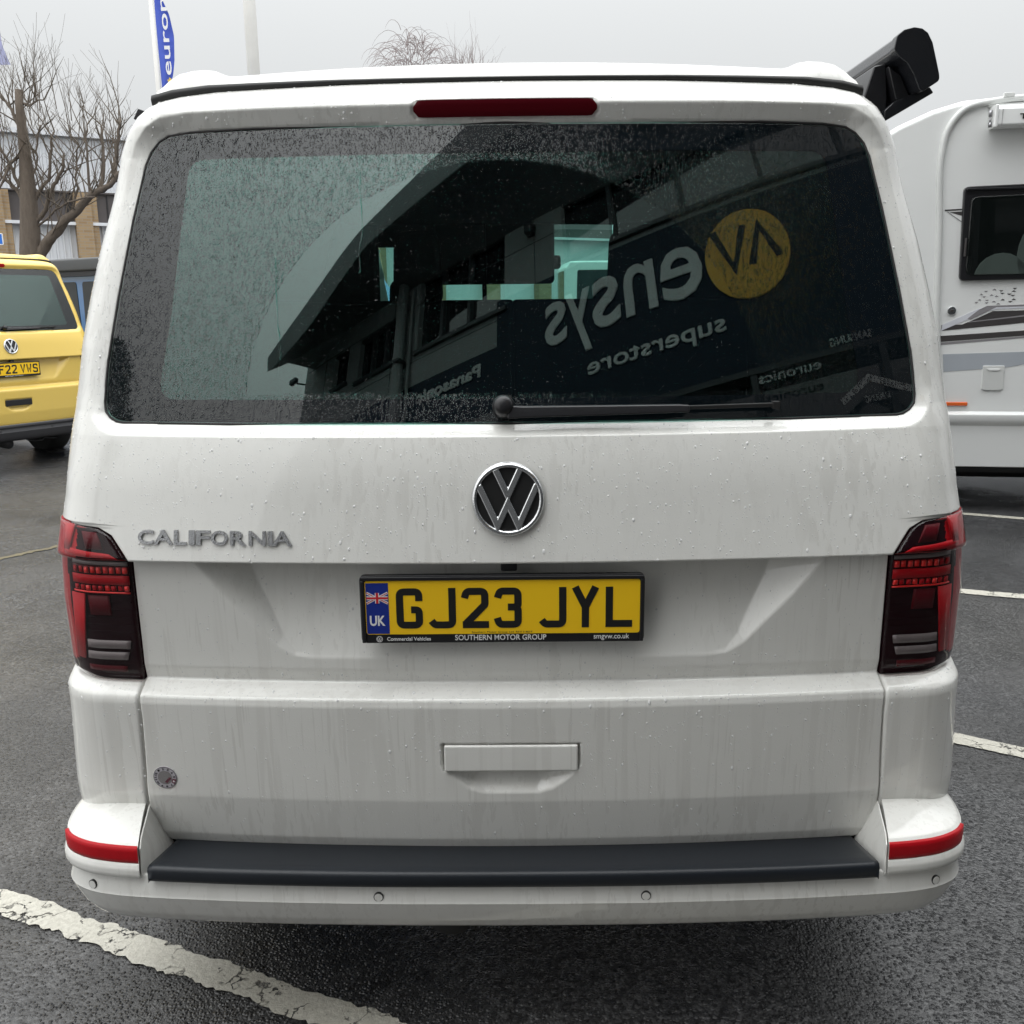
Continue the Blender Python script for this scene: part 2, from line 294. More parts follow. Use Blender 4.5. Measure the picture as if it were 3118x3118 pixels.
def ribbon(paths, wd, y0, th, name, mat, parent, sx=1, ox=0, oz=0, sc=1, flipx=False):
    """flat strokes in the XZ plane facing -Y, th thick"""
    mb = MB()
    for ip_, path in enumerate(paths):
        if ip_: y0 -= .00012
        P = [Vector((p[0], p[1])) for p in path]; l = []; r = []
        for i, p in enumerate(P):
            d1 = (P[i]-P[i-1]).normalized() if i else (P[1]-P[0]).normalized()
            d2 = (P[i+1]-P[i]).normalized() if i < len(P)-1 else d1
            n1 = Vector((-d1.y, d1.x)); n2 = Vector((-d2.y, d2.x)); n = (n1+n2)
            n = n/(max(n.length_squared/2, .35)) if n.length > 1e-6 else n1
            l.append(p+n*wd/2); r.append(p-n*wd/2)
        q = [(ox+v.x*sc*sx, oz+v.y*sc) for v in l+r]; n = len(P); k = 2*n
        vs = [(x, y0-th, z) for x, z in q]+[(x, y0, z) for x, z in q]; fs = []
        for i in range(n-1):
            fs += [(i, i+1, n+i+1, n+i), (k+i, k+n+i, k+n+i+1, k+i+1), (i, k+i, k+i+1, i+1), (n+i, n+i+1, k+n+i+1, k+n+i)]
        fs += [(0, n, k+n, k), (n-1, k+n-1, k+2*n-1, 2*n-1)]
        mb.add(vs, fs)
    return mb.build(name, mat, parent)
_tc = {}
def text(name, s, x0, x1, z0, z1, y, mat, parent, ext=.0005, bold=0, flip=False, shear=0, fy=None, tilt=0):
    """text filling the box x0..x1, z0..z1 in the XZ plane, read from -Y (from +Y when flip)"""
    cu = bpy.data.curves.new('t', 'FONT'); cu.body = s; cu.size = 1; cu.extrude = .5; cu.offset = bold; cu.resolution_u = 3; cu.shear = shear
    to = bpy.data.objects.new('t', cu); COL.objects.link(to); dg = bpy.context.evaluated_depsgraph_get(); dg.update()
    me = bpy.data.meshes.new_from_object(to.evaluated_get(dg)); bpy.data.objects.remove(to); bpy.data.curves.remove(cu)
    n = len(me.vertices); co = np.empty(n*3, np.float32); me.vertices.foreach_get('co', co); co = co.reshape(-1, 3)
    a, b = co.min(0), co.max(0); u = (co[:, 0]-a[0])/(b[0]-a[0]); v = (co[:, 1]-a[1])/(b[1]-a[1]); d = (co[:, 2]-a[2])/(b[2]-a[2])
    zz = z0+(z1-z0)*v
    xx = (x1-(x1-x0)*u) if flip else (x0+(x1-x0)*u)
    base = fy(xx, zz) if fy is not None else y
    yy = base+(d*ext if flip else -d*ext)+(zz-z0)*tilt
    me.vertices.foreach_set('co', np.stack([xx, yy+0*xx, zz], -1).ravel().astype(np.float32)); me.materials.clear(); me.update()
    if flip: me.flip_normals()
    me.name = name; return link(name, me, mat, parent)
def sdf(poly, px, pz):
    """signed distance to a closed polygon, negative inside"""
    P = np.asarray(poly, float); d = np.full(px.shape, 1e9); ins = np.zeros(px.shape, bool)
    for i in range(len(P)):
        a = P[i-1]; b = P[i]; e = b-a; wx = px-a[0]; wz = pz-a[1]
        t = np.clip((wx*e[0]+wz*e[1])/(e@e+1e-12), 0, 1); d = np.minimum(d, (wx-e[0]*t)**2+(wz-e[1]*t)**2)
        c = ((a[1] > pz) != (b[1] > pz)); 
        with np.errstate(divide='ignore', invalid='ignore'): ins ^= c & (px < (b[0]-a[0])*(pz-a[1])/(b[1]-a[1]+1e-15)+a[0])
    return np.where(ins, -1, 1)*np.sqrt(d)

# ------------------------------------------------------------------ shape of the campervan's rear
OUTL = [(.9371, .30), (.9391, .40), (.9410, .50), (.9345, .62), (.930, .70), (.9288, .80), (.9290, .93), (.9185, 1.06), (.9158, 1.085), (.910, 1.135), (.9054, 1.225), (.9020, 1.32), (.8939, 1.43), (.8802, 1.52), (.8617, 1.62), (.8404, 1.71), (.8147, 1.81), (.7901, 1.855), (.7658, 1.888), (.746, 1.909), (.7221, 1.923), (.6771, 1.933), (.60, 1.9405), (.50, 1.943), (.32, 1.947), (0, 1.948)]
WIN = [(.0, 1.278), (.54, 1.278), (.762, 1.2795), (.775, 1.282), (.789, 1.289), (.799, 1.301), (.8015, 1.318), (.800, 1.36), (.797, 1.40), (.780, 1.52), (.755, 1.675), (.734, 1.784), (.724, 1.810), (.708, 1.830), (.688, 1.842), (.64, 1.848), (.509, 1.851), (0, 1.851)]
WINF = WIN+[(-x, z) for x, z in WIN[::-1]][1:-1]
REC = [(.66, 1.08), (.55, .945), (.51, .903), (.46, .850), (.425, .828), (.38, .823)]; RECF = REC+[(-x, z) for x, z in REC[::-1]]
SCOOP = [(-.133, .61), (-.122, .59), (-.083, .561), (-.055, .552), (.055, .552), (.083, .561), (.122, .59), (.133, .61)]
def yg(x, z): return .06+.349*(z-1.28)+.084*(z-1.56)**2+.11*x*x
PZ = [.30, .415, .44, .532, .735, .750, .772, .801, 1.0215, 1.0235, 1.20, 1.257, 1.40]
PY = [.03, .012, .002, -.014, -.023, -.020, .024, .016, .004, -.016, .016, .026, .044]
OA = np.array(OUTL)
def S(x, z, feat=True):
    x = np.asarray(x, float); z = np.asarray(z, float); ax = np.abs(x)
    bow = np.interp(z, [1.0, 1.278], [.07, .11])*x*x
    low = np.interp(z, PZ, PY)+bow
    dep = np.interp(z, [1.257, 1.30, 1.80, 1.86], [.018, .011, .013, .028])
    hi = yg(x, z)-dep+np.where(z > 1.886, (z-1.886)*.6, 0)
    wb = np.clip((z-1.15)/.20, 0, 1); wb = wb*wb*(3-2*wb); Y = low*(1-wb)+hi*wb
    if feat:
        dw = np.full(x.shape, 1.); mk = (z > 1.2) & (ax < .9); dw[mk] = sdf(WINF, x[mk], z[mk])
        bw = np.interp(z, [1.262, 1.33], [.021, .036]); t = np.clip(1-dw/bw, 0, 1)
        yw = yg(x, z)
        Y = np.where(dw < bw, Y+(yw-Y)*t, Y); Y = np.where(dw < 0.0005, yw+.004, Y)
        mk = (z < 1.0216) & (z > .80) & (ax < .7); e = np.zeros(x.shape); e[mk] = -sdf(RECF, x[mk], z[mk])
        rec = np.minimum(np.clip(e, 0, 1)*.75, .052*np.clip((z-.823)/.19, 0, 1)**.85); Y = Y+rec
        mk = (z < .605) & (z > .54) & (ax < .15); e = np.zeros(x.shape); e[mk] = -sdf(SCOOP, x[mk], z[mk])
        Y = Y+np.minimum(np.clip(e, 0, 1)*1.0, .036*np.clip((z-.551)/.05, 0, 1)**.8)*(z < .602)
        Y = Y+np.where((np.abs(ax) < .1345) & (z > .5995) & (z < .659), .012, 0)
        bl = np.hypot(np.clip(ax-.168, 0, 1), z-1.877); Y = Y+np.where(bl < .0175, .004, 0)
    # roll-over at the outline
    dmin = np.full(x.shape, 1e9); zn = np.zeros(x.shape); mk = (ax > .6) | (z > 1.8)
    xx, zz = ax[mk], z[mk]; d = np.full(xx.shape, 1e9); zz2 = np.zeros(xx.shape)
    for i in range(len(OA)-1):
        a, b = OA[i], OA[i+1]; e = b-a; t = np.clip(((xx-a[0])*e[0]+(zz-a[1])*e[1])/(e@e), 0, 1)
        dx = xx-a[0]-e[0]*t; dz = zz-a[1]-e[1]*t; dd = np.hypot(dx, dz); c = dd < d; d = np.where(c, dd, d); zz2 = np.where(c, a[1]+e[1]*t, zz2)
    dmin[mk] = d; zn[mk] = zz2
    zc = np.clip((z-1.70)/.235, 0, 1); R = .115-.068*zc*zc*(3-2*zc)
    t = np.clip(1-dmin/R, 0, 1); return Y+R*(1-np.sqrt(np.clip(1-t*t, 0, 1)))
TGH = [(.415, .700), (.417, .710), (.423, .722), (.432, .731), (.45, .739), (.48, .743), (.55, .741), (.62, .737), (.70, .734), (.77, .735), (.83, .734), (1.0, .732), (1.0215, .732), (1.050, .752), (1.072, .768), (1.086, .795), (1.0905, .86), (1.0935, .9135)]+[(z, x) for x, z in OUTL if z > 1.1 and z < 1.9335]
TZ = np.array([a for a, b in TGH]); TX = np.array([b for a, b in TGH])

PLATE = {'G': [[(43, 54), (43, 72), (7, 72), (7, 7), (43, 7), (43, 37), (28, 37)]], 'J': [[(4, 15), (10, 7), (43, 7), (43, 79)]], '2': [[(5, 59), (9, 72), (43, 72), (43, 46), (7, 9)], [(1, 7), (50, 7)]],
         '3': [[(5, 59), (9, 72), (43, 72), (43, 44), (37, 41), (24, 41)], [(37, 41), (43, 37), (43, 7), (8, 7), (4, 20)]], 'Y': [[(6, 79), (25, 40), (25, 0)], [(44, 79), (25, 40)]], 'L': [[(7, 79), (7, 7), (50, 7)]],
         'F': [[(7, 0), (7, 72), (50, 72)], [(7, 42), (40, 42)]], 'V': [[(6, 79), (25, 5), (44, 79)]], 'W': [[(6, 79), (13, 5), (25, 45), (37, 5), (44, 79)]], 'S': [[(44, 59), (41, 72), (7, 72), (7, 42), (43, 37), (43, 7), (8, 7), (5, 20)]]}
def path_logo(): return [rounded([(-.345, .80), (-.02, .04), (.02, .04), (.345, .80)], .001), [(-.80, .40), (-.295, -.70), (0, -.09), (.295, -.70), (.80, .40)]]
def disc(mb, cx, cz, r0, r1, y0, y1, n=40, fy=None):
    vs = []; fs = []
    for k in range(n):
        a = 2*pi*k/n
        for r in (r0, r1):
            for y in (y0, y1): vs.append((cx+r*cos(a), y, cz+r*sin(a)))
    for k in range(n):
        i = 4*k; j = 4*((k+1) % n)
        fs += [(i, j, j+2, i+2), (i+1, i+3, j+3, j+1), (i+2, j+2, j+3, i+3)]
        if r0 > 0: fs.append((i, i+1, j+1, j))
    return mb.add(vs, fs)
def emblem(parent, cx, cz, y, r, name='emblem', full=True):
    # badge: dark dish, chrome ring, V over W strokes
    n = 40; base = disc(MB(), cx, cz, 0, r*.97, y-.002, y+.004, n).build(name, 'ink', parent)
    mb = MB(); seg = 12 if full else 6; pr = [(.84, .0), (.845, .006), (.90, .010), (.96, .008), (1.0, .001)]
    vs = []; fs = []
    for k in range(n):
        a = 2*pi*k/n
        for q, h in pr: vs.append((cx+q*r*cos(a), y-.002-h*(r/.0655)*.9, cz+q*r*sin(a)))
    m_ = len(pr)
    for k in range(n):
        for i in range(m_-1): fs.append((k*m_+i, ((k+1) % n)*m_+i, ((k+1) % n)*m_+i+1, k*m_+i+1))
    mb.add(vs, fs)
    ring = mb.build('emblem_ring' if parent.parent else 'emblem_ring', 'chrome', parent, smooth=True)
    o = ribbon([[(-.345, .82), (0, .10), (.345, .82)]], .19, y-.004, .005*(r/.0655), 'emblem_letter', 'chrome', parent, ox=cx, oz=cz, sc=r)
    o2 = ribbon([[(-.80, .40), (-.285, -.70), (0, -.10), (.285, -.70), (.80, .40)]], .19, y-.0045, .005*(r/.0655), 'emblem_letter', 'chrome', parent, ox=cx, oz=cz, sc=r)
    for q in (o, o2):
        b = q.modifiers.new('b', 'BEVEL'); b.width = .0022; b.segments = 2; b.limit_method = 'ANGLE'
    return base

def campervan(loc, rz, pm, main, label):
    """whole campervan, tail towards -Y, parts parented to an empty on the ground"""
    root = empty('campervan', loc, rz)
    tag(root, label, 'campervan')
    full = main
    # ---------------- tailgate
    hz = .0034 if full else .010; nc = 470 if full else 150
    zs = np.arange(.4155, 1.9335, hz); ex_ = np.array([.4152, .5995, .6025, 1.021, 1.0238, 1.257, 1.2785, 1.886, 1.9333]+[z for z in TZ if 1.02 < z < 1.12])
    zs = np.sort(np.concatenate([[q for q in zs if np.min(np.abs(ex_-q)) > hz*.45], np.unique(ex_)]))
    s = np.linspace(-1, 1, nc); wcol = .80*s+.20*np.sin(pi*s/2)
    hw = np.interp(zs, TZ, TX)
    X = hw[:, None]*wcol[None]; crown = np.clip((zs-1.80)/(1.9333-1.80), 0, 1)[:, None]*.0145
    Z = zs[:, None]+crown*(1-(X/hw[:, None])**2)*np.ones_like(X)
    Y = S(X, Z)
    # folded-back edges
    X = np.concatenate([X[:, :1]*.999, X, X[:, -1:]*.999], 1); Z = np.concatenate([Z[:, :1], Z, Z[:, -1:]], 1)
    Y = np.concatenate([Y[:, :1]+.03, Y, Y[:, -1:]+.03], 1)
    X = np.concatenate([X[:1], X, X[-1:]], 0); Z = np.concatenate([Z[:1], Z, Z[-1:]+.004], 0); Y = np.concatenate([Y[:1]+.035, Y, Y[-1:]+.04], 0)
    cx = (X[:-1, :-1]+X[1:, 1:])/2; cz = (Z[:-1, :-1]+Z[1:, 1:])/2
    dw = sdf(WINF, cx, cz); mask = dw > -.03; mi = (dw < -.006).astype(int)
    tg = grid('tailgate', X, Y, Z, [pm, 'rubber'], root, mask, mi)
    # ---------------- rear window with frit
    wz = np.array(sorted(set([z for x, z in WIN]+list(np.linspace(1.279, 1.851, 90))))); wz = wz[(wz > 1.2785) & (wz < 1.8505)]
    right = sorted([(z, x) for x, z in WIN if x > 0.6 and z < 1.849]); rz_ = np.array([a for a, b in right]); rx = np.array([b for a, b in right])
    wz = wz[wz <= 1.848]; wx = np.interp(wz, rz_, rx)-.0022
    ncg = 80; sg = np.linspace(-1, 1, ncg); GX = wx[:, None]*sg[None]
    GZ = wz[:, None]+0*GX; cr = np.clip((wz-1.70)/(1.848-1.70), 0, 1)[:, None]; GZ = GZ+cr*.0022*(1-sg[None]**2)
    GY = yg(GX, GZ)-.0015
    def closed(GX, GY, GZ, th):   # front and back sheets and the rim between them
        A = lambda a, b: np.concatenate([a, b[::-1]], 0)
        x = A(GX, GX); z = A(GZ, GZ); y = A(GY, GY+th)
        x = np.concatenate([x, x[:1]]); y = np.concatenate([y, y[:1]]); z = np.concatenate([z, z[:1]])
        return x, y, z
    win = grid('rear_window', *closed(GX, GY, GZ, .0045), 'glass', root)
    fo = rounded([Vector((x, z)) for x, z in WINF], .004, 2, True)
    MB().tube([(p.x, float(yg(p.x, p.y))-.0005, p.y) for p in fo]+[(fo[0].x, float(yg(fo[0].x, fo[0].y))-.0005, fo[0].y)], .0026, 8, False).build('window_seal', 'rubber', tg, smooth=True)
    n = 260
    def resample(poly, n):
        P = np.array([(p[0], p[1]) for p in poly]+[(poly[0][0], poly[0][1])]); d = np.r_[0, np.cumsum(np.hypot(*np.diff(P, axis=0).T))]
        t = np.linspace(0, d[-1], n, endpoint=False); return np.stack([np.interp(t, d, P[:, 0]), np.interp(t, d, P[:, 1])], -1)
    inn = rounded([Vector(p) for p in [(-.642, 1.794), (-.668, 1.49), (-.692, 1.324), (.692, 1.324), (.668, 1.49), (.642, 1.794)]][::-1], .035, 6, True)
    I = resample([(p.x, p.y) for p in inn], n); WO = np.array(WINF)*[.996, 1]
    C0 = np.array([0, 1.56]); 
    O = []
    for p in I:      # cast from the inner outline to the window edge
        d = p-C0; lo, hi = 1., 1.6
        for _ in range(22):
            mdl = (lo+hi)/2; q = C0+d*mdl
            if sdf(WINF, np.array([q[0]]), np.array([q[1]]))[0] < -.003: lo = mdl
            else: hi = mdl
        O.append(C0+d*lo)
    O = np.array(O); FX = np.stack([I[:, 0]*.5+O[:, 0]*.5, I[:, 0], O[:, 0]]); rows = 6
    T = np.linspace(0, 1, rows)[:, None]; FX = I[:, 0][None]*(1-T)+O[:, 0][None]*T; FZ = I[:, 1][None]*(1-T)+O[:, 1][None]*T
    FX = np.c_[FX, FX[:, :1]]; FZ = np.c_[FZ, FZ[:, :1]]
    grid('frit_border', FX, yg(FX, FZ)+.0012, FZ, 'frit', win)
    # ---------------- high brake light
    P = rounded([Vector(p) for p in [(-.1815, 1.8615), (.1815, 1.8615), (.1785, 1.8925), (-.1785, 1.8925)]], .015, 6, True)
    mb = MB(); nn = len(P); pts = np.array([(p.x, p.y) for p in P]); yy = np.asarray(S(pts[:, 0]*1.15, pts[:, 1], False)); 
    vs = []; fs = []
    nx = 24; xs = np.linspace(-.1795, .1795, nx); 
    HX = np.linspace(-.181, .181, 40)[None]*np.ones((7, 1)); hh = np.sqrt(np.clip(1-(np.clip(np.abs(HX)-.166, 0, 1)/.0155)**2, .02, 1)); HZ = 1.877+np.linspace(-1, 1, 7)[:, None]*.0158*hh
    HY = S(HX, HZ, False)+.0; tt = (1-np.abs(np.linspace(-1, 1, 7))[:, None]**4)
    yb = np.interp(1.877, [0, 1], [0, 1]); base = S(HX, 1.877+0*HZ+.009*np.linspace(-1, 1, 7)[:, None], True)
    HY = yg(HX, HZ)-np.interp(HZ, [1.86, 1.895], [.014, .034])-.002*tt+.002
    grid('brake_light', HX, HY, HZ, 'redd' if main else 'refl', tg)
    # ---------------- handle
    hy = float(S(np.array([.2]), np.array([.63]))[0])-.0030
    h = bx('tailgate_handle', pm if main else 'black', tg, -.1315, .1315, hy-.004, hy+.014, .6015, .6565, .004, 3)
    # ---------------- badge, lettering, camera
    ey = float(S(np.array([.09]), np.array([1.142]))[0])-.0005
    emblem(tg, 0, 1.144, ey-.001, .0685, full=full)
    if main:
        lp = [('C', 668, 786), ('A', 786, 928), ('L', 936, 1030), ('I', 1046, 1090), ('F', 1100, 1203), ('O', 1207, 1332), ('R', 1346, 1464), ('N', 1482, 1606), ('I', 1620, 1656), ('A', 1652, 1794)]
        for ch, a_, b_ in lp:
            x = -.7135+(a_-668)*.00027; wd = (b_-a_)*.00027
            t = text('badge_letter', ch, x, x+wd, 1.0575, 1.0845, 0, 'dchrome', tg, .0035, .02, fy=lambda a, b: S(a, b, False)-.0005)
            b = t.modifiers.new('b', 'BEVEL'); b.width = .0020; b.segments = 2; b.limit_method = 'ANGLE'
    cyy = float(S(np.array([0.]), np.array([1.01]))[0])
    bx('reversing_camera', 'black', tg, -.0155, .0155, .004, cyy, 1.003, 1.0205, .003)
    # ---------------- number plate
    py0 = -.006
    if main: chars = [('G', -.2156), ('J', -.1525), ('2', -.0901), ('3', -.0271), ('J', .0579), ('Y', .1193), ('L', .183)]
    else: chars = [('G', -.2156), ('F', -.1525), ('2', -.0901), ('2', -.0271), ('V', .0579), ('W', .1193), ('S', .183)]
    fr = MB(); x0, x1, z0, z1 = -.2845, .2575, .8655, 1.0005
    ro = rounded([Vector(p) for p in [(x0, z0), (x1, z0), (x1, z1), (x0, z1)]], .011, 5, True)
    fr.prism([(p.x, py0-.004, p.y) for p in ro], (0, .014, 0))
    frame = fr.build('number_plate', 'black' if main else 'rubber', root, bevel=.002)
    rm = MB()
    for a in [(x0+.002, x1-.002, z1-.0095, z1-.002), (x0+.002, x0+.0095, z0+.002, z1-.0095), (x1-.0085, x1-.002, z0+.002, z1-.0095)]: rm.box(a[0], a[1], py0-.0085, py0-.0035, a[2], a[3])
    rm.build('plate_rim', 'black' if main else 'rubber', frame, bevel=.0015)
    ri = rounded([Vector(p) for p in [(-.2740, .884), (.2485, .884), (.2485, .991), (-.2740, .991)]], .006, 4, True)
    MB().prism([(p.x, py0-.0055, p.y) for p in ri], (0, .0012, 0)).build('plate_face', 'plate', frame)
    for ch, x in chars: ribbon([rounded(p, 9, 6) if ch in 'GJ23S' else p for p in PLATE[ch]], 13.6, py0-.0057, .0004, 'plate_letter', 'ink', frame, ox=x, oz=.8955, sc=.001*1.02, sx=1.0)
    bx('plate_mount', 'black', frame, -.2, .2, py0+.010, py0+.06, .93, .985)
    if main:
        y = py0-.0059
        bx('plate_band', 'blue', frame, -.2725, -.2293, y, y+.0006, .8855, .9865)
        fx0, fx1, fz0, fz1 = -.2712, -.2305, .9465, .9675; cxm = (fx0+fx1)/2; czm = (fz0+fz1)/2
        def fl(pl, mat_, yo, w_): return ribbon([pl], w_, y-yo, .00008, 'flag_stripe', mat_, frame)
        fl([(fx0, fz0), (fx1, fz1)], 'whitep', .0001, .0048); fl([(fx0, fz1), (fx1, fz0)], 'whitep', .0002, .0048)
        fl([(fx0, fz0), (fx1, fz1)], 'redp', .0003, .0015); fl([(fx0, fz1), (fx1, fz0)], 'redp', .0004, .0015)
        fl([(cxm, fz0), (cxm, fz1)], 'whitep', .0005, .0080); fl([(fx0, czm), (fx1, czm)], 'whitep', .0006, .0076)
        fl([(cxm, fz0), (cxm, fz1)], 'redp', .0007, .0046); fl([(fx0, czm), (fx1, czm)], 'redp', .0008, .0042)
        text('plate_text', 'UK', -.2665, -.2368, .9015, .9220, y-.0002, 'whitep', frame, .0002, .03)
        ty = py0-.0050
        text('frame_text', 'SOUTHERN MOTOR GROUP', -.1045, .0705, .8710, .8820, ty, 'whitep', frame, .0003, .015)
        text('frame_text', 'smgvw.co.uk', .1610, .2290, .8690, .8825, ty, 'whitep', frame, .0003, .006)
        text('frame_text', 'Commercial Vehicles', -.2350, -.1510, .8710, .8785, ty, 'whitep', frame, .0003, .015)
        text('frame_text', 'Southern Motor Group Ltd. RH13 8DT', -.072, .044, .8850, .8893, y-.0002, 'ink', frame, .0001, .0)
        disc(MB(), -.2495, .8745, .0050, .0060, ty-.0003, ty, 24).build('frame_logo', 'whitep', frame)
        ribbon([[(-.4, .8), (0, .0), (.4, .8)], [(-.85, .4), (-.3, -.75), (0, -.05), (.3, -.75), (.85, .4)]], .16, ty, .0003, 'frame_logo', 'whitep', frame, ox=-.2495, oz=.8745, sc=.0052)
    else:
        text('frame_text', 'volkswagen van centre', -.10, .08, .8700, .8800, py0-.0045, 'whitep', frame, .0003, .015)
        disc(MB(), .72, .80, 0, .001, 0, .001, 6)
    # ---------------- inspection sticker
    if main:
        sx, sz, sr = -.701, .5725, .0245; sy = float(S(np.array([sx]), np.array([sz]))[0])
        st = disc(MB(), sx, sz, 0, sr, sy-.0016, sy+.001, 40).build('sticker', 'stick', tg)
        disc(MB(), sx, sz, sr*.955, sr*.985, sy-.0019, sy-.0015, 40).build('sticker_ring', 'ink', tg)
        disc(MB(), sx, sz, 0, sr*.62, sy-.0019, sy-.0015, 30).build('sticker_centre', 'stickg', tg)
        mbx = MB()
        for k in range(12):
            a = radians(90-30*(k-1.25)); r = sr*.80
            t = text('sticker_number', str(k+1), -.0022 if k < 9 else -.0034, .0022 if k < 9 else .0034, -.0022, .0022, 0, 'ink' if k != 5 else 'whitep', tg, .0002, .04)
            co = [v.co.copy() for v in t.data.vertices]; th = a-pi/2
            for v, c in zip(t.data.vertices, co):
                v.co = (sx+r*cos(a)+c.x*cos(th)-c.z*sin(th), sy-.0022+c.y, sz+r*sin(a)+c.x*sin(th)+c.z*cos(th))
            if k == 5: MB().prism([(sx+q*cos(a+e), sy-.0019, sz+q*sin(a+e)) for q, e in ((sr*.65, -.26), (sr*.95, -.26), (sr*.95, .26), (sr*.65, .26))], (0, .0003, 0)).build('sticker_mark', 'stickd', tg)
        t = text('sticker_number', '2026', -.008, .008, -.0028, .0028, 0, 'stickd', tg, .0002, .05)
        for v in t.data.vertices:
            c = v.co.copy(); th = radians(50); v.co = (sx+.006+c.x*cos(th)-c.z*sin(th), sy-.0024+c.y, sz-.005+c.x*sin(th)+c.z*cos(th))
    for o_ in [c for c in tg.children if c.name.startswith('emblem')]:
        co = np.array([v.co[:] for v in o_.data.vertices]); co[:, 1] += S(0*co[:, 0], co[:, 2])-S(np.array([0.]), np.array([1.142]))[0]
        o_.data.vertices.foreach_set('co', co.ravel().astype(np.float32)); o_.data.update()
    for o_ in [c for c in tg.children if c.name.startswith('sticker')]:
        co = np.array([v.co[:] for v in o_.data.vertices]); co[:, 1] += S(co[:, 0], co[:, 2])-S(np.array([-.701]), np.array([.5725]))[0]
        o_.data.vertices.foreach_set('co', co.ravel().astype(np.float32)); o_.data.update()
    # ---------------- wiper
    wp = MB(); k0 = Vector((-.005, yg(-.005, 1.305)-.018, 1.303)); wpz = lambda x, z, o: (x, yg(x, z)-o, z)
    cap = []; nseg = 20
    rr = [(0, .040), (.011, .040), (.017, .036), (.0205, .028), (.021, .0)]; nrm = Vector((0, -1, .349)).normalized(); ux = Vector((1, 0, 0)); uz = nrm.cross(ux).normalized(); c0 = Vector((-.007, yg(-.007, 1.305), 1.305))
    for r, h in rr:
        for k in range(nseg): a = 2*pi*k/nseg; cap.append(c0+nrm*h+ux*r*cos(a)+uz*r*sin(a))
    fs = [(i*nseg+k, i*nseg+(k+1) % nseg, (i+1)*nseg+(k+1) % nseg, (i+1)*nseg+k) for i in range(len(rr)-1) for k in range(nseg)]
    wiper = MB().add(cap, fs).build('rear_wiper', 'black', tg, smooth=True)
    mb = MB(); top = [(0.0, 1.3145), (.03, 1.3125), (.325, 1.3115), (.345, 1.310)]; bot = [(.345, 1.2965), (.20, 1.294), (.03, 1.2915), (.0, 1.290)]
    mb.prism([(x, yg(x, z)-.034+abs(x)*.012, z) for x, z in top+bot], (0, .014, 0)); mb.build('wiper_arm', 'black', wiper if False else tg, bevel=.003)
    mb = MB(); mb.prism([(x, yg(x, 1.30)-.022, z) for x, z in [(.05, 1.305), (.30, 1.3075), (.515, 1.3105), (.515, 1.3025), (.30, 1.3005), (.05, 1.298)]], (0, .010, 0)); mb.build('wiper_blade', 'rubber', tg, bevel=.0015)
    bx('wiper_blade_tip', 'rubber', tg, .506, .520, yg(.51, 1.3)-.024, yg(.51, 1.3)-.008, 1.299, 1.313, .001)
    # ---------------- tail lamps
    for sg_ in (-1, 1):
        zr = np.array(sorted(set(list(np.linspace(.768, 1.0905, 46 if full else 20))+[1.0215, .80, 1.06])))
        inn_ = np.interp(zr, [.768, .83, 1.0, 1.0215, 1.050, 1.072, 1.086, 1.0905], [.7395, .7385, .7365, .7365, .7565, .7725, .7995, .86])
        Wz = np.interp(zr, OA[:, 1], OA[:, 0])
        zlow = zr.copy()
        m1 = 40; tcol = np.linspace(0, 1, m1)**.8; lx = inn_[:, None]+(Wz-inn_)[:, None]*tcol[None]
        LZ = zr[:, None]+0*lx
        # bottom outer corner sweeps up a little, top outer falls
        f = (lx-.735)/.21; LZ = LZ+np.clip(1-(LZ-.768)/.12, 0, 1)*.026*np.clip(f, 0, 1)**4
        ly = S(lx, LZ, False); ly = ly-.007
        wrap = np.linspace(0, 1, 8)[1:]; wx = Wz[:, None]+.003-.0*wrap[None]; wy = ly[:, -1:]+(.30-ly[:, -1:])*wrap[None]
        LX = np.c_[lx, wx+0*wy]; LY = np.c_[ly, wy]; LZ = np.c_[LZ, LZ[:, -1:]+0*wy]
        ex = .003*np.clip((LX-.88)/.06, 0, 1)
        def edge(X, Y, Z, back):
            X = np.c_[X[:, :1]-.0, X]; Y = np.c_[Y[:, :1]+back, Y]; Z = np.c_[Z[:, :1], Z]
            X = np.r_[X[:1], X, X[-1:]]; Y = np.r_[Y[:1]+back, Y, Y[-1:]+back]; Z = np.r_[Z[:1], Z, Z[-1:]]; return X, Y, Z
        hX, hY, hZ = edge(LX, LY+np.interp(np.abs(LX), [.86, .90], [.010, .002]), LZ, .03)
        cxm = (hX[:-1, :-1]+hX[1:, 1:])/2; cym = (hY[:-1, :-1]+hY[1:, 1:])/2; czm = (hZ[:-1, :-1]+hZ[1:, 1:])/2
        mi = np.zeros(cxm.shape, int); mi[(cxm > .883) | ((cxm > .846) & (czm > 1.02))] = 1; mi[(czm < .80)] = 0
        lamp = grid('tail_light', hX*sg_, hY, hZ, ['lampblk', 'red'], root, mi=mi)
        eX, eY, eZ = edge((LX+ex)[:, :m1-3], LY[:, :m1-3], LZ[:, :m1-3], .008); grid('lamp_lens', eX*sg_, eY, eZ, 'lens', lamp)
        def patch(nm, mat_, quad, o=.006, th=.003, nx=10, nz=3):
            q = [Vector(p) for p in quad]; u = np.linspace(0, 1, nx)[None]; v = np.linspace(0, 1, nz)[:, None]
            px = (q[0].x*(1-u)+q[1].x*u)*(1-v)+(q[3].x*(1-u)+q[2].x*u)*v; pz = (q[0].y*(1-u)+q[1].y*u)*(1-v)+(q[3].y*(1-u)+q[2].y*u)*v
            pyy = S(px, pz, False)+o-.007
            X, Y, Z = px, pyy, pz
            X = np.c_[X[:, :1], X, X[:, -1:]]; Z = np.c_[Z[:, :1], Z, Z[:, -1:]]; Y = np.c_[Y[:, :1]+th, Y, Y[:, -1:]+th]
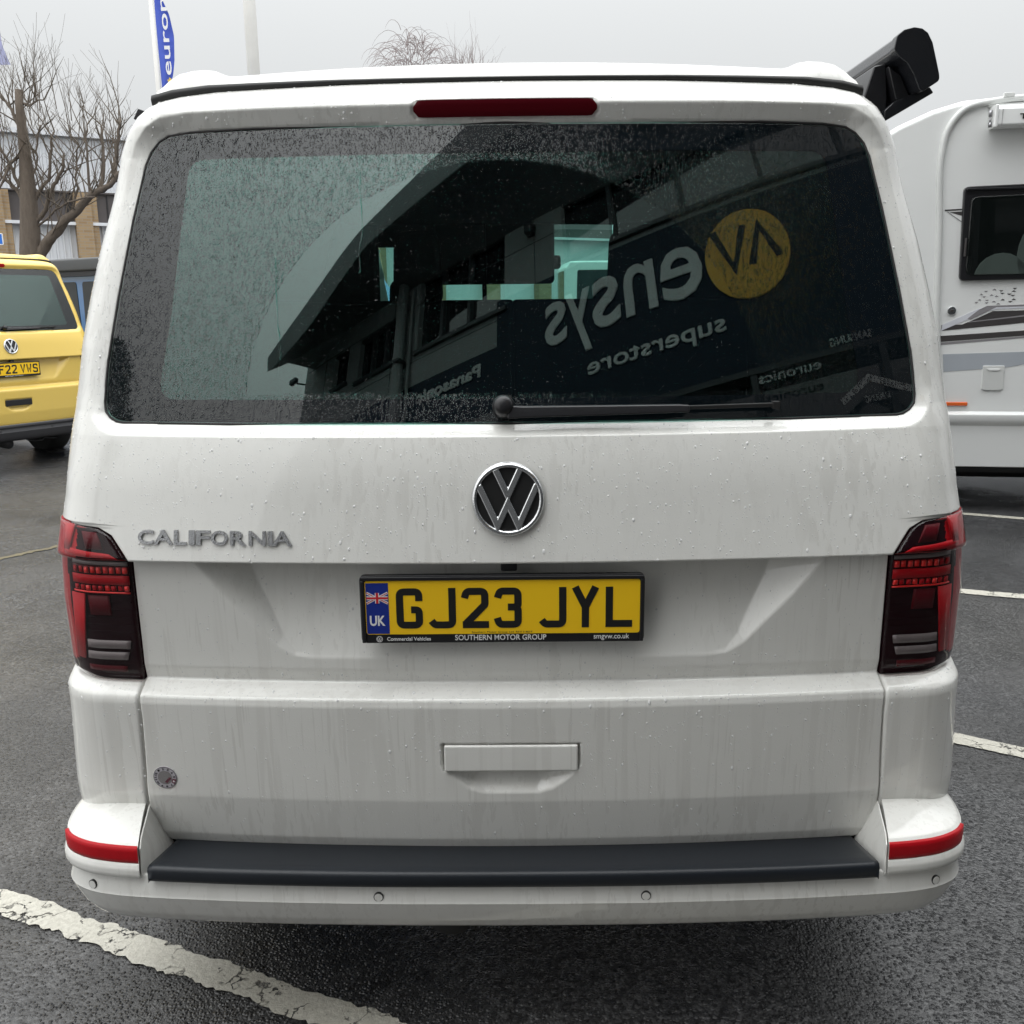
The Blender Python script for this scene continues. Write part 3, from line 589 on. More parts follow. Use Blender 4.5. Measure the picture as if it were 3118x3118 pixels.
            X = np.r_[X[:1], X, X[-1:]]; Z = np.r_[Z[:1], Z, Z[-1:]]; Y = np.r_[Y[:1]+th, Y, Y[-1:]+th]
            return grid(nm, X*sg_, Y, Z, mat_, lamp)
        if not full: 
            patch('lamp_panel', 'red', [(.746, .96), (.88, .96), (.88, 1.04), (.75, 1.03)]); continue
        patch('lamp_panel', 'red', [(.746, 1.0195), (.882, 1.020), (.882, 1.046), (.775, 1.036)])
        patch('lamp_panel', 'red', [(.862, 1.040), (.905, 1.040), (.905, 1.086), (.849, 1.089)])
        patch('lamp_panel', 'redd', [(.786, 1.044), (.822, 1.046), (.832, 1.078), (.800, 1.076)])
        patch('lamp_strip', 'greyl', [(.745, 1.0095), (.866, 1.0115), (.866, 1.0190), (.745, 1.0165)], .004)
        patch('lamp_panel', 'redd', [(.744, .9905), (.868, .9915), (.868, 1.0085), (.744, 1.0065)], .008)
        for k in range(9):
            a = .747+k*.0135; patch('led', 'redhot' if k < 7 else 'red', [(a, .9935), (a+.0085, .9937), (a+.0085, 1.0055), (a, 1.0050)], .003+.002*(k % 2), .005, 3, 2)
            patch('led', 'red' if k % 3 else 'redhot', [(a, .9575), (a+.0085, .9578), (a+.0085, .9675), (a, .9670)], .003+.002*(k % 2), .005, 3, 2)
        patch('lamp_panel', 'red', [(.744, .9700), (.868, .9715), (.868, .9900), (.744, .9890)], .003)
        patch('lamp_strip', 'redhot', [(.745, .9520), (.868, .9530), (.868, .9560), (.745, .9548)], .003)
        patch('lamp_panel', 'red', [(.862, .808), (.887, .808), (.876, .949), (.841, .949)], .003)
        patch('lamp_panel', 'redd', [(.790, .905), (.835, .905), (.837, .946), (.792, .946)], .006)
        for k, zz in enumerate((.869, .884, .899, .916, .932)): patch('lamp_rib', 'lampblk', [(.746, zz), (.79 if zz > .9 else .846, zz), (.79 if zz > .9 else .846, zz+.002), (.746, zz+.0015)], .0085, .001)
        patch('reversing_lens', 'greyl', [(.760, .8345), (.852, .8345), (.851, .8515), (.757, .8515)], .004)
        patch('reversing_lens', 'greyl', [(.768, .8105), (.855, .8105), (.853, .8265), (.763, .8265)], .004)
        patch('lamp_strip', 'redd', [(.774, .783), (.857, .784), (.856, .7955), (.772, .7955)], .005)
    # ---------------- corner panels beneath the lamps
    for sg_ in (-1, 1):
        zr = np.linspace(.470, .766, 60 if full else 20); zi = zr
        inn_ = np.interp(zr, [.48, .55, .62, .70, .77], [.7475, .7455, .7415, .7385, .7395]); Wz = np.interp(zr, OA[:, 1], OA[:, 0])
        t = np.linspace(0, 1, 50)**.8; cxp = inn_[:, None]+(Wz-inn_)[:, None]*t[None]; czp = zr[:, None]+0*cxp
        cyp = S(cxp, czp, False); wrap = np.linspace(0, 1, 6)[1:]; wy = cyp[:, -1:]+(.9-cyp[:, -1:])*wrap[None]
        CX = np.c_[cxp[:, :1]-.0, cxp, Wz[:, None]+0*wy]; CY = np.c_[cyp[:, :1]+.05, cyp, wy]; CZ = np.c_[czp[:, :1], czp, czp[:, :1]+0*wy]
        CX = np.r_[CX, CX[-1:]]; CY = np.r_[CY, CY[-1:]+.03]; CZ = np.r_[CZ, CZ[-1:]]
        grid('corner_panel', CX*sg_, CY, CZ, pm, root)
        bx('body_gap_seal', 'rubber', root, *sorted((sg_*.70, sg_*.79)), .075, .10, .45, 1.03)
    # ---------------- bumper
    cp_ = [Vector(p) for p in [(-.25, -.110), (0, -.112), (.25, -.110), (.48, -.102), (.62, -.093), (.717, -.085), (.785, -.076), (.839, -.061), (.883, -.034), (.908, .003), (.922, .055), (.928, .12), (.930, .25), (.930, .45), (.930, .62)]]
    bb = []
    for i in range(1, len(cp_)-1):
        p0, p1, p2, p3 = cp_[i-1], cp_[i], cp_[i+1], cp_[min(i+2, len(cp_)-1)]
        for j in range(8): t = j/8; bb.append(.5*((2*p1)+(-p0+p2)*t+(2*p0-5*p1+4*p2-p3)*t*t+(-p0+3*p1-3*p2+p3)*t**3))
    bb.append(cp_[-1]); bxp = np.array([p.x for p in bb]); byp = np.array([p.y for p in bb])
    px = np.r_[-bxp[::-1], bxp[1:]]; py = np.r_[byp[::-1], byp[1:]]
    tx = np.gradient(px); ty = np.gradient(py); ln = np.hypot(tx, ty); nx_, ny_ = ty/ln, -tx/ln; nb_ = nx_.copy()
    def sweep(nm, prof, mat_, par, sel=None, mi=None):
        q = prof; ii = np.arange(len(px)) if sel is None else np.where(sel)[0]
        X = np.array([px[ii]+nx_[ii]*o for o, z in q]); Y = np.array([py[ii]+ny_[ii]*o for o, z in q]); Z = np.array([np.full(len(ii), z) for o, z in q])
        return grid(nm, X, Y, Z, mat_, par, smooth=True, mi=mi)
    bm_ = pm if main else 'bumpgrey'
    def dense(prof, k=4):
        o = []
        for (a0, b0), (a1, b1) in zip(prof, prof[1:]):
            for j in range(k): o.append((a0+(a1-a0)*j/k, b0+(b1-b0)*j/k))
        return o+[prof[-1]]
    bump = sweep('rear_bumper', dense([(-.16, .27), (-.10, .277), (-.060, .286), (-.036, .298), (-.020, .322), (-.008, .350), (-.0005, .3695), (0, .3705), (-.0005, .3715), (-.005, .392), (-.010, .412), (-.016, .414)]), bm_, root)
    # corner pieces: sloping top, reflector band, ledge and lip
    for sg_ in (-1, 1):
        sel = (px*sg_ > .7185) & (py < .63); fl_w = np.clip(1-(np.abs(px)-.7185)/.10, 0, 1); nx_ = nb_*(1-fl_w)-.25*np.sign(px)*fl_w
        pr = dense([(-.02, .412), (.003, .413), (.006, .420), (.006, .432), (.002, .442), (-.004, .4465), (-.004, .475), (-.006, .4765), (-.012, .482), (-.028, .4875), (-.075, .502), (-.13, .510)], 3)
        cp = sweep('bumper_corner', pr, bm_, bump, sel)
        ii_ = np.where(sel)[0]; i0 = ii_[0] if sg_ > 0 else ii_[-1]; xs_ = px[i0]; yb_ = float(py[i0])
        MB().prism([(px[i0]+nx_[i0]*o-sg_*.0005, py[i0]+ny_[i0]*o, z) for o, z in pr]+[(px[i0]+nx_[i0]*-.13-sg_*.0005, py[i0]+ny_[i0]*-.13, .40)], (sg_*.004, 0, 0)).build('bumper_corner_end', bm_, bump)
        # inner cheek that runs from the end of the corner to the tailgate
        MB().prism([(xs_-sg_*.001, yb_+.002, .410), (xs_-sg_*.001, yb_+.006, .472), (xs_+sg_*.005, yb_+.03, .484), (sg_*.748, yb_+.125, .506), (sg_*.712, .055, .402)], (-sg_*.003, 0, 0)) .build('bumper_cheek', bm_, bump, bevel=.001)
        if main or True:
            sel = (px*sg_ > .7195) & (py < -.012); sweep('bumper_reflector', dense([(-.0045, .4435), (.0012, .4445), (.0020, .460), (.0012, .4765), (-.0055, .4780)], 2), 'refl', bump, sel)
    nx_ = nb_
    # step pad
    sel = np.abs(px) < .713; ii = np.where(sel)[0]
    pr = [(.002, .4100), (.0065, .4115), (.0085, .418), (.0085, .4335), (.0055, .4400), (-.002, .4415)]
    X = [px[ii]+nx_[ii]*o for o, z in pr]; Y = [py[ii]+ny_[ii]*o for o, z in pr]; Zr = [np.full(len(ii), z) for o, z in pr]
    for j in range(1, 7):
        f = j/6; X.append(px[ii]*(1-f)+px[ii]*.988*f); Y.append((py[ii]-.0)*(1-f)+(.050+.05*px[ii]**2)*f); Zr.append(np.full(len(ii), .4415-.0300*f))
    X, Y, Zr = map(np.array, (X, Y, Zr))
    X = np.c_[X[:, :1], X, X[:, -1:]]; Y = np.c_[Y[:, :1], Y, Y[:, -1:]]; Zr = np.c_[np.minimum(Zr[:, :1], .408), Zr, np.minimum(Zr[:, -1:], .408)]
    grid('step_pad', X, Y, Zr, 'pad' if main else 'bumpgrey', bump)
    # parking sensors
    for xs_ in (-.834, -.258, .258, .834):
        yb_ = float(np.interp(abs(xs_), bxp, byp)); k = int(np.argmin(np.abs(px-xs_)+(py > .2)*9)); nrm = Vector((nx_[k], ny_[k], 0)); tv = Vector((-nrm.y, nrm.x, 0)); up = Vector((0, 0, 1)); cz_ = .384
        c0_ = Vector((xs_, yb_, cz_))+nrm*-.002
        def ring(r0, r1, h, nm, mat_, r2=None):
            vs = []; fs = []; n_ = 24
            for k2 in range(n_):
                an = 2*pi*k2/n_; dv = tv*cos(an)+up*sin(an); vs += [c0_+dv*r0+nrm*h, c0_+dv*r1+nrm*h, c0_+dv*r1-nrm*.004]
            for k2 in range(n_):
                i = 3*k2; j = 3*((k2+1) % n_); fs += [(i, i+1, j+1, j), (i+1, i+2, j+2, j+1)]
            if r0 == 0: pass
            return MB().add(vs, fs).build(nm, mat_, bump)
        ring(0, .0096, .0006, 'sensor_rim', 'ink'); ring(0, .0080, .0014, 'parking_sensor', bm_)
    # ---------------- pop-up roof and its seal
    ro_half = [(.752, 1.940), (.752, 1.950), (.744, 1.966), (.724, 1.984), (.700, 1.998), (.676, 2.002), (.648, 2.0025), (.625, 1.999), (.605, 1.990), (.588, 1.986), (.50, 1.989), (.35, 1.9935), (.18, 1.9965), (0, 1.9975)]
    rp = np.array([(-x, z) for x, z in ro_half[:-1]]+ro_half[::-1]) if False else np.array([(x, z) for x, z in ro_half[:-1]]+[(0, 1.9975)]+[(-x, z) for x, z in ro_half[:-1][::-1]])
    prx, prz = rp[:, 0], rp[:, 1]
    k = 1; t_ = np.linspace(0, len(prx)-1, 150); prx = np.interp(t_, np.arange(len(rp)), prx); prz = np.interp(t_, np.arange(len(rp)), prz)
    rowsX, rowsY, rowsZ = [], [], []
    for f, dy in ((0., .352), (.25, .358), (.6, .372), (.85, .392), (.97, .415), (1, .45), (1, .60), (1, 1.2), (1, 2.2), (1, 3.2), (.97, 3.6), (.6, 3.75), (0, 3.8)):
        rowsX.append(prx*(1 if dy < 3 else 1-(dy-3)*.05)); rowsZ.append(1.935+(prz-1.935)*f if True else prz); bowk = .11*prx**2 if dy < 1 else -.05*prx**2*(dy > 3)
        rowsY.append(dy+bowk)
    roof = grid('pop_up_roof', np.array(rowsX), np.array(rowsY), np.array(rowsZ), pm, root, flip=True)
    hx = np.r_[[-p[0] for p in OUTL if p[1] > 1.915], [p[0] for p in OUTL[::-1] if p[1] > 1.915 and p[0] > 0]]; hzv = np.interp(np.abs(hx), [p[0] for p in OUTL[::-1]], [p[1] for p in OUTL[::-1]])
    t_ = np.linspace(0, len(hx)-1, 120); hx = np.interp(t_, np.arange(len(hx)), hx); hzv = np.interp(t_, np.arange(len(hzv)), hzv)
    hh_ = np.interp(np.abs(hx), [0, .3, .6, .74, .78], [.0045, .006, .012, .015, .009])
    hx = hx*1.035; sy_ = .333+.11*hx**2
    grid('roof_seal', np.array([hx]*5), np.array([sy_+.03, sy_+.004, sy_, sy_+.004, sy_+.05]), np.array([hzv-.006, hzv-.004, hzv+.4*hh_, hzv+hh_, hzv+hh_+.001]), 'rubber', root)
    # ---------------- body shell
    oh = [p for p in OUTL]; oh = np.array(oh); tt = np.linspace(0, len(oh)-1, 110); ox_, oz_ = np.interp(tt, np.arange(len(oh)), oh[:, 0]), np.interp(tt, np.arange(len(oh)), oh[:, 1])
    fx = np.r_[ox_, -ox_[::-1][1:]]; fz = np.r_[oz_, oz_[::-1][1:]]
    y0s = np.asarray(S(np.abs(fx), fz, False))+.006; y0s = np.where((fz < 1.1) & (fz > .765), .299, y0s); y0s = np.where(fz <= .47, .35, np.where(fz <= .767, .8, y0s))
    st = np.concatenate([np.linspace(0, 1, 70)]); SX, SY, SZ = [], [], []
    for f in st: SX.append(fx*.9985); SY.append(y0s+(3.9-y0s)*f); SZ.append(fz-.001)
    for yv, zm, wsc in ((4.05, 1.84, .985), (4.2, 1.68, .975), (4.35, 1.50, .965), (4.5, 1.32, .955), (4.58, 1.21, .95), (4.75, 1.12, .93), (4.88, 1.02, .90), (4.95, .90, .86), (4.97, .72, .84), (4.96, .45, .83)):
        SX.append(fx*.9985*wsc); SY.append(np.full(len(fx), yv)); SZ.append(np.minimum(fz, zm-.03*(fx/.95)**2))
    SX, SY, SZ = map(np.array, (SX, SY, SZ)); cyv = (SY[:-1, :-1]+SY[1:, 1:])/2; czv = (SZ[:-1, :-1]+SZ[1:, 1:])/2; cxv = (SX[:-1, :-1]+SX[1:, 1:])/2
    mask = np.ones(cyv.shape, bool)
    for yc in (.98, 3.98): mask &= ~((np.hypot(cyv-yc, czv-.34) < .40) & (czv < .76))
    flat = np.abs(SZ[1:, 1:]-SZ[1:, :-1]) < .03
    mask &= ~((cyv > 3.95) & (cyv < 4.56) & (np.abs(cxv) < .80) & (czv > 1.22) & flat)
    body = grid('body', SX, SY, SZ, pm, root, mask, flip=True)
    inner = fz > .0; lin = [np.linspace(0, 1, 12)]; LXs, LYs, LZs = [], [], []
    for f in np.linspace(0, 1, 10): LXs.append(fx*.985); LYs.append(np.where(fz > 1.1, y0s+.003, np.maximum(y0s, .10)+.03)+(3.8-np.maximum(y0s, .10))*f); LZs.append(np.where(fz > 1.0, 1.0+(fz-1.0)*.985, fz))
    grid('headliner', np.array(LXs), np.array(LYs), np.array(LZs), 'interior', root, flip=True)
    bx('floor_pan', 'dark', root, -.88, .88, .06, 4.7, .30, .42)
    wsx = np.linspace(-.80, .80, 12)[None]*np.ones((4, 1)); wsy = np.array([3.96, 4.15, 4.35, 4.55])[:, None]+0*wsx; wsz = np.array([1.925, 1.735, 1.50, 1.245])[:, None]-.03*(wsx/.95)**2
    grid('windscreen', wsx, wsy, wsz-.004, 'screen', root)
    for sg_ in (-1, 1):
        for a_, b_ in ((.55, 1.55), (1.68, 2.75), (2.9, 3.85)):
            gx = []; ys_ = np.linspace(a_, b_, 3); zz_ = np.linspace(1.22, 1.76, 8); WX = np.interp(zz_, OA[:, 1], OA[:, 0])[:, None]+.004+0*ys_[None]
            grid('side_window', sg_*WX, ys_[None]+0*WX, zz_[:, None]+0*WX, 'dglass', root)
        for yc in (.98, 3.98):
            wh = MB(); 
            wc = Vector((sg_*.86, yc, .34)); prof = [(.20, .05), (.235, .095), (.315, .11), (.335, .09), (.34, .05), (.34, -.09), (.315, -.11), (.235, -.10), (.20, -.10)]
            n_ = 36; vs = []; fs = []
            for k2 in range(n_):
                an = 2*pi*k2/n_
                for r, o in prof: vs.append((wc.x+sg_*(o-.02), wc.y+r*cos(an), wc.z+r*sin(an)))
            for k2 in range(n_):
                for i in range(len(prof)-1): fs.append((k2*len(prof)+i, ((k2+1) % n_)*len(prof)+i, ((k2+1) % n_)*len(prof)+i+1, k2*len(prof)+i+1))
            wheel = MB().add(vs, fs).build('wheel', 'tyre', root, smooth=True)
            rm = MB()
            for k2 in range(5):
                an = 2*pi*k2/5; d = Vector((0, cos(an), sin(an))); e = Vector((0, -sin(an), cos(an))); o = Vector((wc.x+sg_*.05, wc.y, wc.z))
                rm.prism([o+e*-.03, o+d*.215+e*-.045, o+d*.215+e*.045, o+e*.03], (-sg_*.02, 0, 0))
            rm.build('rim', 'rim', wheel)
    # underside, exhaust, towing eye
    bx('axle_beam', 'dark', root, -.6, .6, .85, 1.1, .22, .34, .02)
    ex = MB(); ex.tube([(-.13, .02, .255), (-.13, .22, .26)], .05, 20); ex.build('exhaust', 'dark', root, smooth=True)
    tb = MB(); tb.tube([(.05, .06, .285), (.07, .02, .262), (.12, .0, .252), (.2, .0, .252), (.235, .01, .272), (.27, .0, .262), (.36, .01, .255)], .006, 8); tb.build('towing_loop', 'dark', root, smooth=True)
    # ---------------- cabin
    if main:
        def seat(x0_, x1_, yv, z1_, hx0, hx1, hz1, nm='seat'):
            o = bx(nm, 'interior', root, x0_, x1_, yv, yv+.13, .75, z1_, .012, 3)
            h = MB().prism([(p.x, yv+.0, p.y) for p in rounded([Vector(p) for p in [(hx0, z1_-.02), (hx1, z1_-.02), (hx1-.01, hz1), (hx0+.01, hz1)]], .045, 5, True)], (0, .1, 0)).build('headrest', 'interior', o, bevel=.015)
            return o
        seat(-.80, .003, 1.50, 1.515, -.40, -.235, 1.74, 'rear_bench_seat')
        seat(.0, .80, 1.52, 1.515, .32, .50, 1.74, 'rear_bench_seat')
        seat(-.75, -.25, 3.0, 1.45, -.62, -.38, 1.62); seat(.25, .75, 3.0, 1.45, .38, .62, 1.62)
        bx('overhead_panel', 'interior', root, -.41, .20, 3.2, 3.3, 1.60, 1.90, .02); bx('overhead_panel', 'interior', root, -.70, -.405, 3.2, 3.3, 1.79, 1.92, .005)
        bx('curtain', 'interior', root, -.88, -.61, 2.6, 2.7, 1.3, 1.9, .02); bx('curtain', 'interior', root, .50, .88, 3.2, 3.3, 1.3, 1.9, .02)
        bx('rear_view_mirror', 'dark', root, .14, .255, 3.75, 3.80, 1.69, 1.765, .015)
        bx('roof_bed', 'interior', root, -.72, .72, .62, 2.6, 1.845, 1.885, .01)
        bx('dashboard', 'interior', root, -.85, .85, 3.95, 4.5, .9, 1.24, .05)
        bx('cabin_pillar', 'interior', root, -.155, -.135, 2.9, 2.95, 1.3, 1.9)
        bx('luggage_shelf', 'interior', root, -.72, .72, .14, .95, 1.14, 1.17, .01)
        # roof hinge hooks at the left
        hk = MB(); hk.prism([(-.806, .44, 1.900), (-.794, .44, 1.921), (-.768, .44, 1.912), (-.786, .44, 1.893)], (0, .05, 0)); hk.build('roof_clip', 'black', root, bevel=.002)
        hk = MB(); hk.prism([(-.815, .44, 1.862), (-.810, .44, 1.888), (-.793, .44, 1.887), (-.805, .44, 1.860)], (0, .05, 0)); hk.build('roof_clip', 'black', root, bevel=.002)
        # ---------------- awning on the right-hand roof edge
        prof = [(.861, 2.043), (.866, 2.071), (.881, 2.083), (.903, 2.088), (.921, 2.085), (.934, 2.076), (.946, 2.056), (.957, 2.021), (.966, 1.991), (.968, 1.977), (.927, 1.951), (.909, 1.990), (.893, 2.014), (.874, 2.027)]
        pc = rounded([Vector(p) for p in prof], .01, 3, True)
        cen = Vector((.915, 2.03)); awn = MB().prism([((cen.x+(p.x-cen.x)*.955), .575, cen.y+(p.y-cen.y)*.955) for p in pc], (0, 2.6, 0)).build('awning', 'awn', root, bevel=.003)
        MB().prism([(p.x, .548, p.y) for p in pc], (0, .028, 0)).build('awning_end_cap', 'awn', awn, bevel=.004, seg=3)
        MB().prism([(.870, .60, 2.020), (.900, .60, 2.000), (.925, .60, 1.952), (.893, .60, 1.946), (.888, .60, 1.96)], (0, 2.5, 0)).build('awning_arm', 'black', awn, bevel=.003)
        MB().prism([(.845, .62, 2.025), (.872, .62, 2.030), (.880, .62, 1.955), (.880, .62, 1.915), (.830, .62, 1.905), (.825, .62, 1.955)], (0, .30, 0)).build('awning_bracket', 'black', awn, bevel=.004)
        MB().prism([(.868, .60, 1.900), (.978, .60, 1.962), (.968, .60, 1.975), (.890, .60, 1.945), (.868, .60, 1.925)], (0, 2.55, 0)).build('awning_lead_rail', 'awn', awn, bevel=.003)
        MB().prism([(.82, .66, 1.90), (.872, .66, 1.915), (.872, .66, 1.875), (.845, .66, 1.862)], (0, 2.4, 0)).build('awning_rail', 'black', awn, bevel=.003)
        # ---------------- water drops lying on the paint and glass: nobody could count them
        drops(root, tg)
    return root

def drops(root, tg):
    n = 36000; x = rng.uniform(-.945, .945, n); z = rng.uniform(.42, 1.945, n)
    hwv = np.interp(z, OA[:, 1], OA[:, 0]); ok = np.abs(x) < hwv-.004
    ok &= ~((np.abs(x) > .728) & (z < 1.095) & (z > .765))
    dw = sdf(WINF, x, z); ok &= dw > .003
    ok &= ~((x > -.29) & (x < .265) & (z > .86) & (z < 1.005)); ok &= ~((np.hypot(x, z-1.142) < .075)); ok &= ~((np.abs(x) < .19) & (z > 1.858) & (z < 1.897)); ok &= ~((np.abs(x) < .135) & (z > .545) & (z < .66))
    # more drops on surfaces that face up, few below the seam
    pr = np.interp(z, [.42, .56, .60, .735, .745, .78, .80, 1.02, 1.03, 1.27, 1.5, 1.87, 1.89, 1.95], [.2, .22, .3, .45, 1., 1., .22, .12, .6, .75, .8, .6, 1., 1.])
    ok &= rng.uniform(0, 1, n) < pr; x, z = x[ok], z[ok]
    y = S(x, z); e = 1e-3; gx = (S(x+e, z, False)-S(x-e, z, False))/(2*e); gz = (S(x, z+e, False)-S(x, z-e, False))/(2*e)
    nv = np.stack([gx, -np.ones_like(x), gz], -1); nv /= np.linalg.norm(nv, axis=1)[:, None]
    r = np.clip(rng.lognormal(-7.08, .45, len(x)), .0005, .0032); asp = rng.uniform(1, 1.9, len(x))
    V, F = [], []; seg = 6; base = 0
    for i in range(len(x)):
        nn = Vector(nv[i]); up = Vector((0, 0, 1)); up = (up-nn*up.dot(nn)).normalized(); rt = up.cross(nn); c = Vector((x[i], y[i], z[i]))-nn*.0002
        for lv, h in ((1., 0), (.72, .38)):
            for k in range(seg):
                a = 2*pi*k/seg; V.append(c+rt*(cos(a)*r[i]*lv)+up*(sin(a)*r[i]*lv*asp[i])+nn*(h*r[i]))
        V.append(c+nn*(.52*r[i])); b = base
        for k in range(seg):
            j = (k+1) % seg; F.append((b+k, b+j, b+seg+j, b+seg+k)); F.append((b+seg+k, b+seg+j, b+2*seg))
        base += 2*seg+1
    runs = MB()
    for pl in ([(-.288, 1.765), (-.287, 1.71), (-.281, 1.65), (-.287, 1.60), (-.284, 1.555)], [(-.455, 1.60), (-.452, 1.54), (-.447, 1.47), (-.440, 1.42), (-.441, 1.395)]):
        q = []
        for (a0, b0), (a1, b1) in zip(pl, pl[1:]):
            for j in range(6): t = j/6; q.append((a0+(a1-a0)*t+random.gauss(0, .0007), float(yg(a0+(a1-a0)*t, b0+(b1-b0)*t))-.0018, b0+(b1-b0)*t))
        runs.tube(q, [.0009+.0005*math.sin(k) for k in range(len(q))], 5)
    runs.build('water_runs', 'glass', root, smooth=True)['kind'] = 'stuff'
    me = bpy.data.meshes.new('water_drops'); me.from_pydata([tuple(v) for v in V], [], F); me.update()
    o = link('water_drops', me, 'water', root, True); o['kind'] = 'stuff'

van = campervan((0, 0, 0), 0, 'white', True, 'white campervan parked tail-on in the foreground, wet, with a black roof awning and chrome lettering')
yv = campervan((-4.858, 7.42, 0), 1.0018, 'yellow', False, 'yellow campervan with grey bumper parked at the far left behind the white one')

# ------------------------------------------------------------------ ground and markings
yv.scale = (1, 1, 1.04); yv.location.z = -.03
g = bx('ground', 'asphalt', None, -400, 400, -400, 400, -.3, 0); tag(g, 'wet dark asphalt of the car park', kind='structure')
def line(a, b, wd, nm, lab, mat='line', seg=.012, jit=.005):
    a = Vector((*a, 0)); b = Vector((*b, 0)); d = (b-a); ln = d.length; d.normalize(); nr = Vector((-d.y, d.x, 0)); n = int(ln/seg); V = []; F = []; jv = [0, 0]
    for i in range(n+1):
        jv = [q*.82+random.gauss(0, jit*.5) for q in jv]; p = a+d*(ln*i/n); V += [p+nr*(wd/2+jv[0]+random.gauss(0, jit*.4))+Vector((0, 0, .004)), p-nr*(wd/2+jv[1]+random.gauss(0, jit*.4))+Vector((0, 0, .004)),]
    F = [(2*i, 2*i+1, 2*i+3, 2*i+2) for i in range(n)]
    o = MB().add(V, F).build(nm, mat); tag(o, lab, kind='structure'); return o
line((-4.2, 1.66), (1.6, -.815), .078, 'parking_line', 'worn cracked white parking line under the rear corner of the white van')
line((1.1, 1.62), (3.6, -.02), .085, 'parking_line', 'white parking line nearest to the right side of the white van', jit=.002)
line((1.4, 3.38), (7, 1.35), .085, 'parking_line', 'second white parking line to the right of the white van', jit=.002)
line((1.6, 5.7), (7, 2.9), .075, 'parking_line', 'white parking line along the shadow of the motorhome', jit=.002)
line((-3.4, 3.60), (-2.2, 5.25), .05, 'yellow_line', 'faded yellow line on the asphalt left of the white van', 'tan', jit=.012)
line((-6, 9.9), (-1.5, 8.9), .08, 'parking_line', 'white parking line beyond the yellow campervan', jit=.002)

# ------------------------------------------------------------------ motorhome
mh = empty('motorhome', (3, 5, 0), radians(-9.17)); tag(mh, 'white motorhome with grey stripes, side window and closed awning at the right', 'motorhome')
pr = rounded([Vector(p) for p in [(-1.35, .42), (6.2, .42), (6.2, 2.80), (.35, 2.81), (-.02, 2.785), (-.21, 2.735), (-.42, 2.645), (-.75, 2.45), (-1.05, 2.15), (-1.28, 1.6)]], .05, 4, True)
MB().prism([(p.x, 0, p.y) for p in pr], (0, 2.2, 0)).build('body', 'mh', mh, bevel=.05, seg=4)
rc = [(-.02, 0, .72), (-.085, 0, 1.4), (-.115, 0, 1.96), (-.14, 0, 2.30), (-.135, 0, 2.48), (-.115, 0, 2.59), (-.06, 0, 2.685), (.02, 0, 2.742), (.17, 0, 2.770), (.35, 0, 2.783), (.6, 0, 2.784), (.9, 0, 2.785), (6.1, 0, 2.785)]
rc = [(x, -.012, z) for x, y, z in rc]; cur = [Vector(p) for p in rc]; sm = []
for i in range(len(cur)-1):
    for j in range(4):
        t = j/4; p0 = cur[max(i-1, 0)]; p1 = cur[i]; p2 = cur[i+1]; p3 = cur[min(i+2, len(cur)-1)]
        sm.append(.5*((2*p1)+(-p0+p2)*t+(2*p0-5*p1+4*p2-p3)*t*t+(-p0+3*p1-3*p2+p3)*t**3) if i < len(cur)-2 else p1*(1-t)+p2*t)
MB().tube(sm+[cur[-1]], .021, 12).build('edge_rail', 'mhtrim', mh, smooth=True)
MB().tube([(.13, -.008, 2.738), (.2, -.008, 2.745), (6.0, -.008, 2.752)], .012, 8).build('gutter_strip', 'mhtrim', mh, smooth=True)
bx('rail_clip', 'mhtrim', mh, .215, .280, -.035, .0, 2.788, 2.815, .004)
wpoly = lambda q, r=.02: rounded([Vector(p) for p in q], r, 4, True)
wn = MB().prism([(p.x, -.03, p.y) for p in wpoly([(.040, 1.62), (1.15, 1.63), (1.15, 2.255), (.020, 2.235)], .035)], (0, .04, 0)).build('window', 'black', mh, bevel=.008)
MB().prism([(p.x, -.044, p.y) for p in wpoly([(.072, 1.655), (1.12, 1.66), (1.12, 2.19), (.065, 2.17)], .05)], (0, .02, 0)).build('window_pane', 'screen', wn, bevel=.01)
for cx_, cz_, rw_, rh_ in ((.30, 1.64, .17, .16), (.52, 1.78, .13, .22), (.75, 1.66, .22, .2), (.95, 1.80, .13, .25)):
    MB().prism([(cx_+rw_*cos(a), -.033, max(cz_+rh_*sin(a), 1.66)) for a in [2*pi*k/20 for k in range(20)]], (0, .006, 0)).build('cab_seat', 'mhg', wn, bevel=.003)
bx('window_hinge', 'black', wn, .035, 1.15, -.05, -.028, 2.208, 2.222, .003); bx('window_seat', 'mhg', wn, .3, .62, -.004, .001, 1.7, 1.8)
bx('window_catch', 'mhd', wn, .050, .060, -.05, -.03, 1.78, 1.90, .002)
aw = MB().prism([(.16, p.x, p.y) for p in rounded([Vector(p) for p in [(-.13, 2.60), (-.012, 2.59), (-.012, 2.72), (-.09, 2.73), (-.125, 2.70)]], .012, 3, True)], (4.6, 0, 0)).build('awning', 'mh', mh, bevel=.003)
bx('awning_end', 'mh', aw, .140, .164, -.137, -.006, 2.588, 2.728, .008); bx('awning_seam', 'mhg', aw, .187, .1885, -.132, -.12, 2.60, 2.70)
text('awning_text', 'THULE', .292, .52, 2.632, 2.666, -.1325, 'ink', aw, .001, .04)
cr = MB(); cr.tube([(.127, -.08, 2.70), (.127, -.08, 2.66)], .011, 10); cr.tube([(.128, -.08, 2.655), (.129, -.08, 2.62)], .007, 10); cr.tube([(.130, -.08, 2.625), (.131, -.08, 2.595)], .012, 10); cr.build('awning_crank', 'rim', aw, smooth=True)
def decal(nm, mat, poly, y=-.002, th=.003): return MB().prism([(p[0], y, p[1]) for p in poly], (0, th, 0)).build(nm, mat, mh)
decal('stripe', 'mhd', [(-.085, 2.082), (.03, 2.086), (.03, 2.096), (-.085, 2.092)])
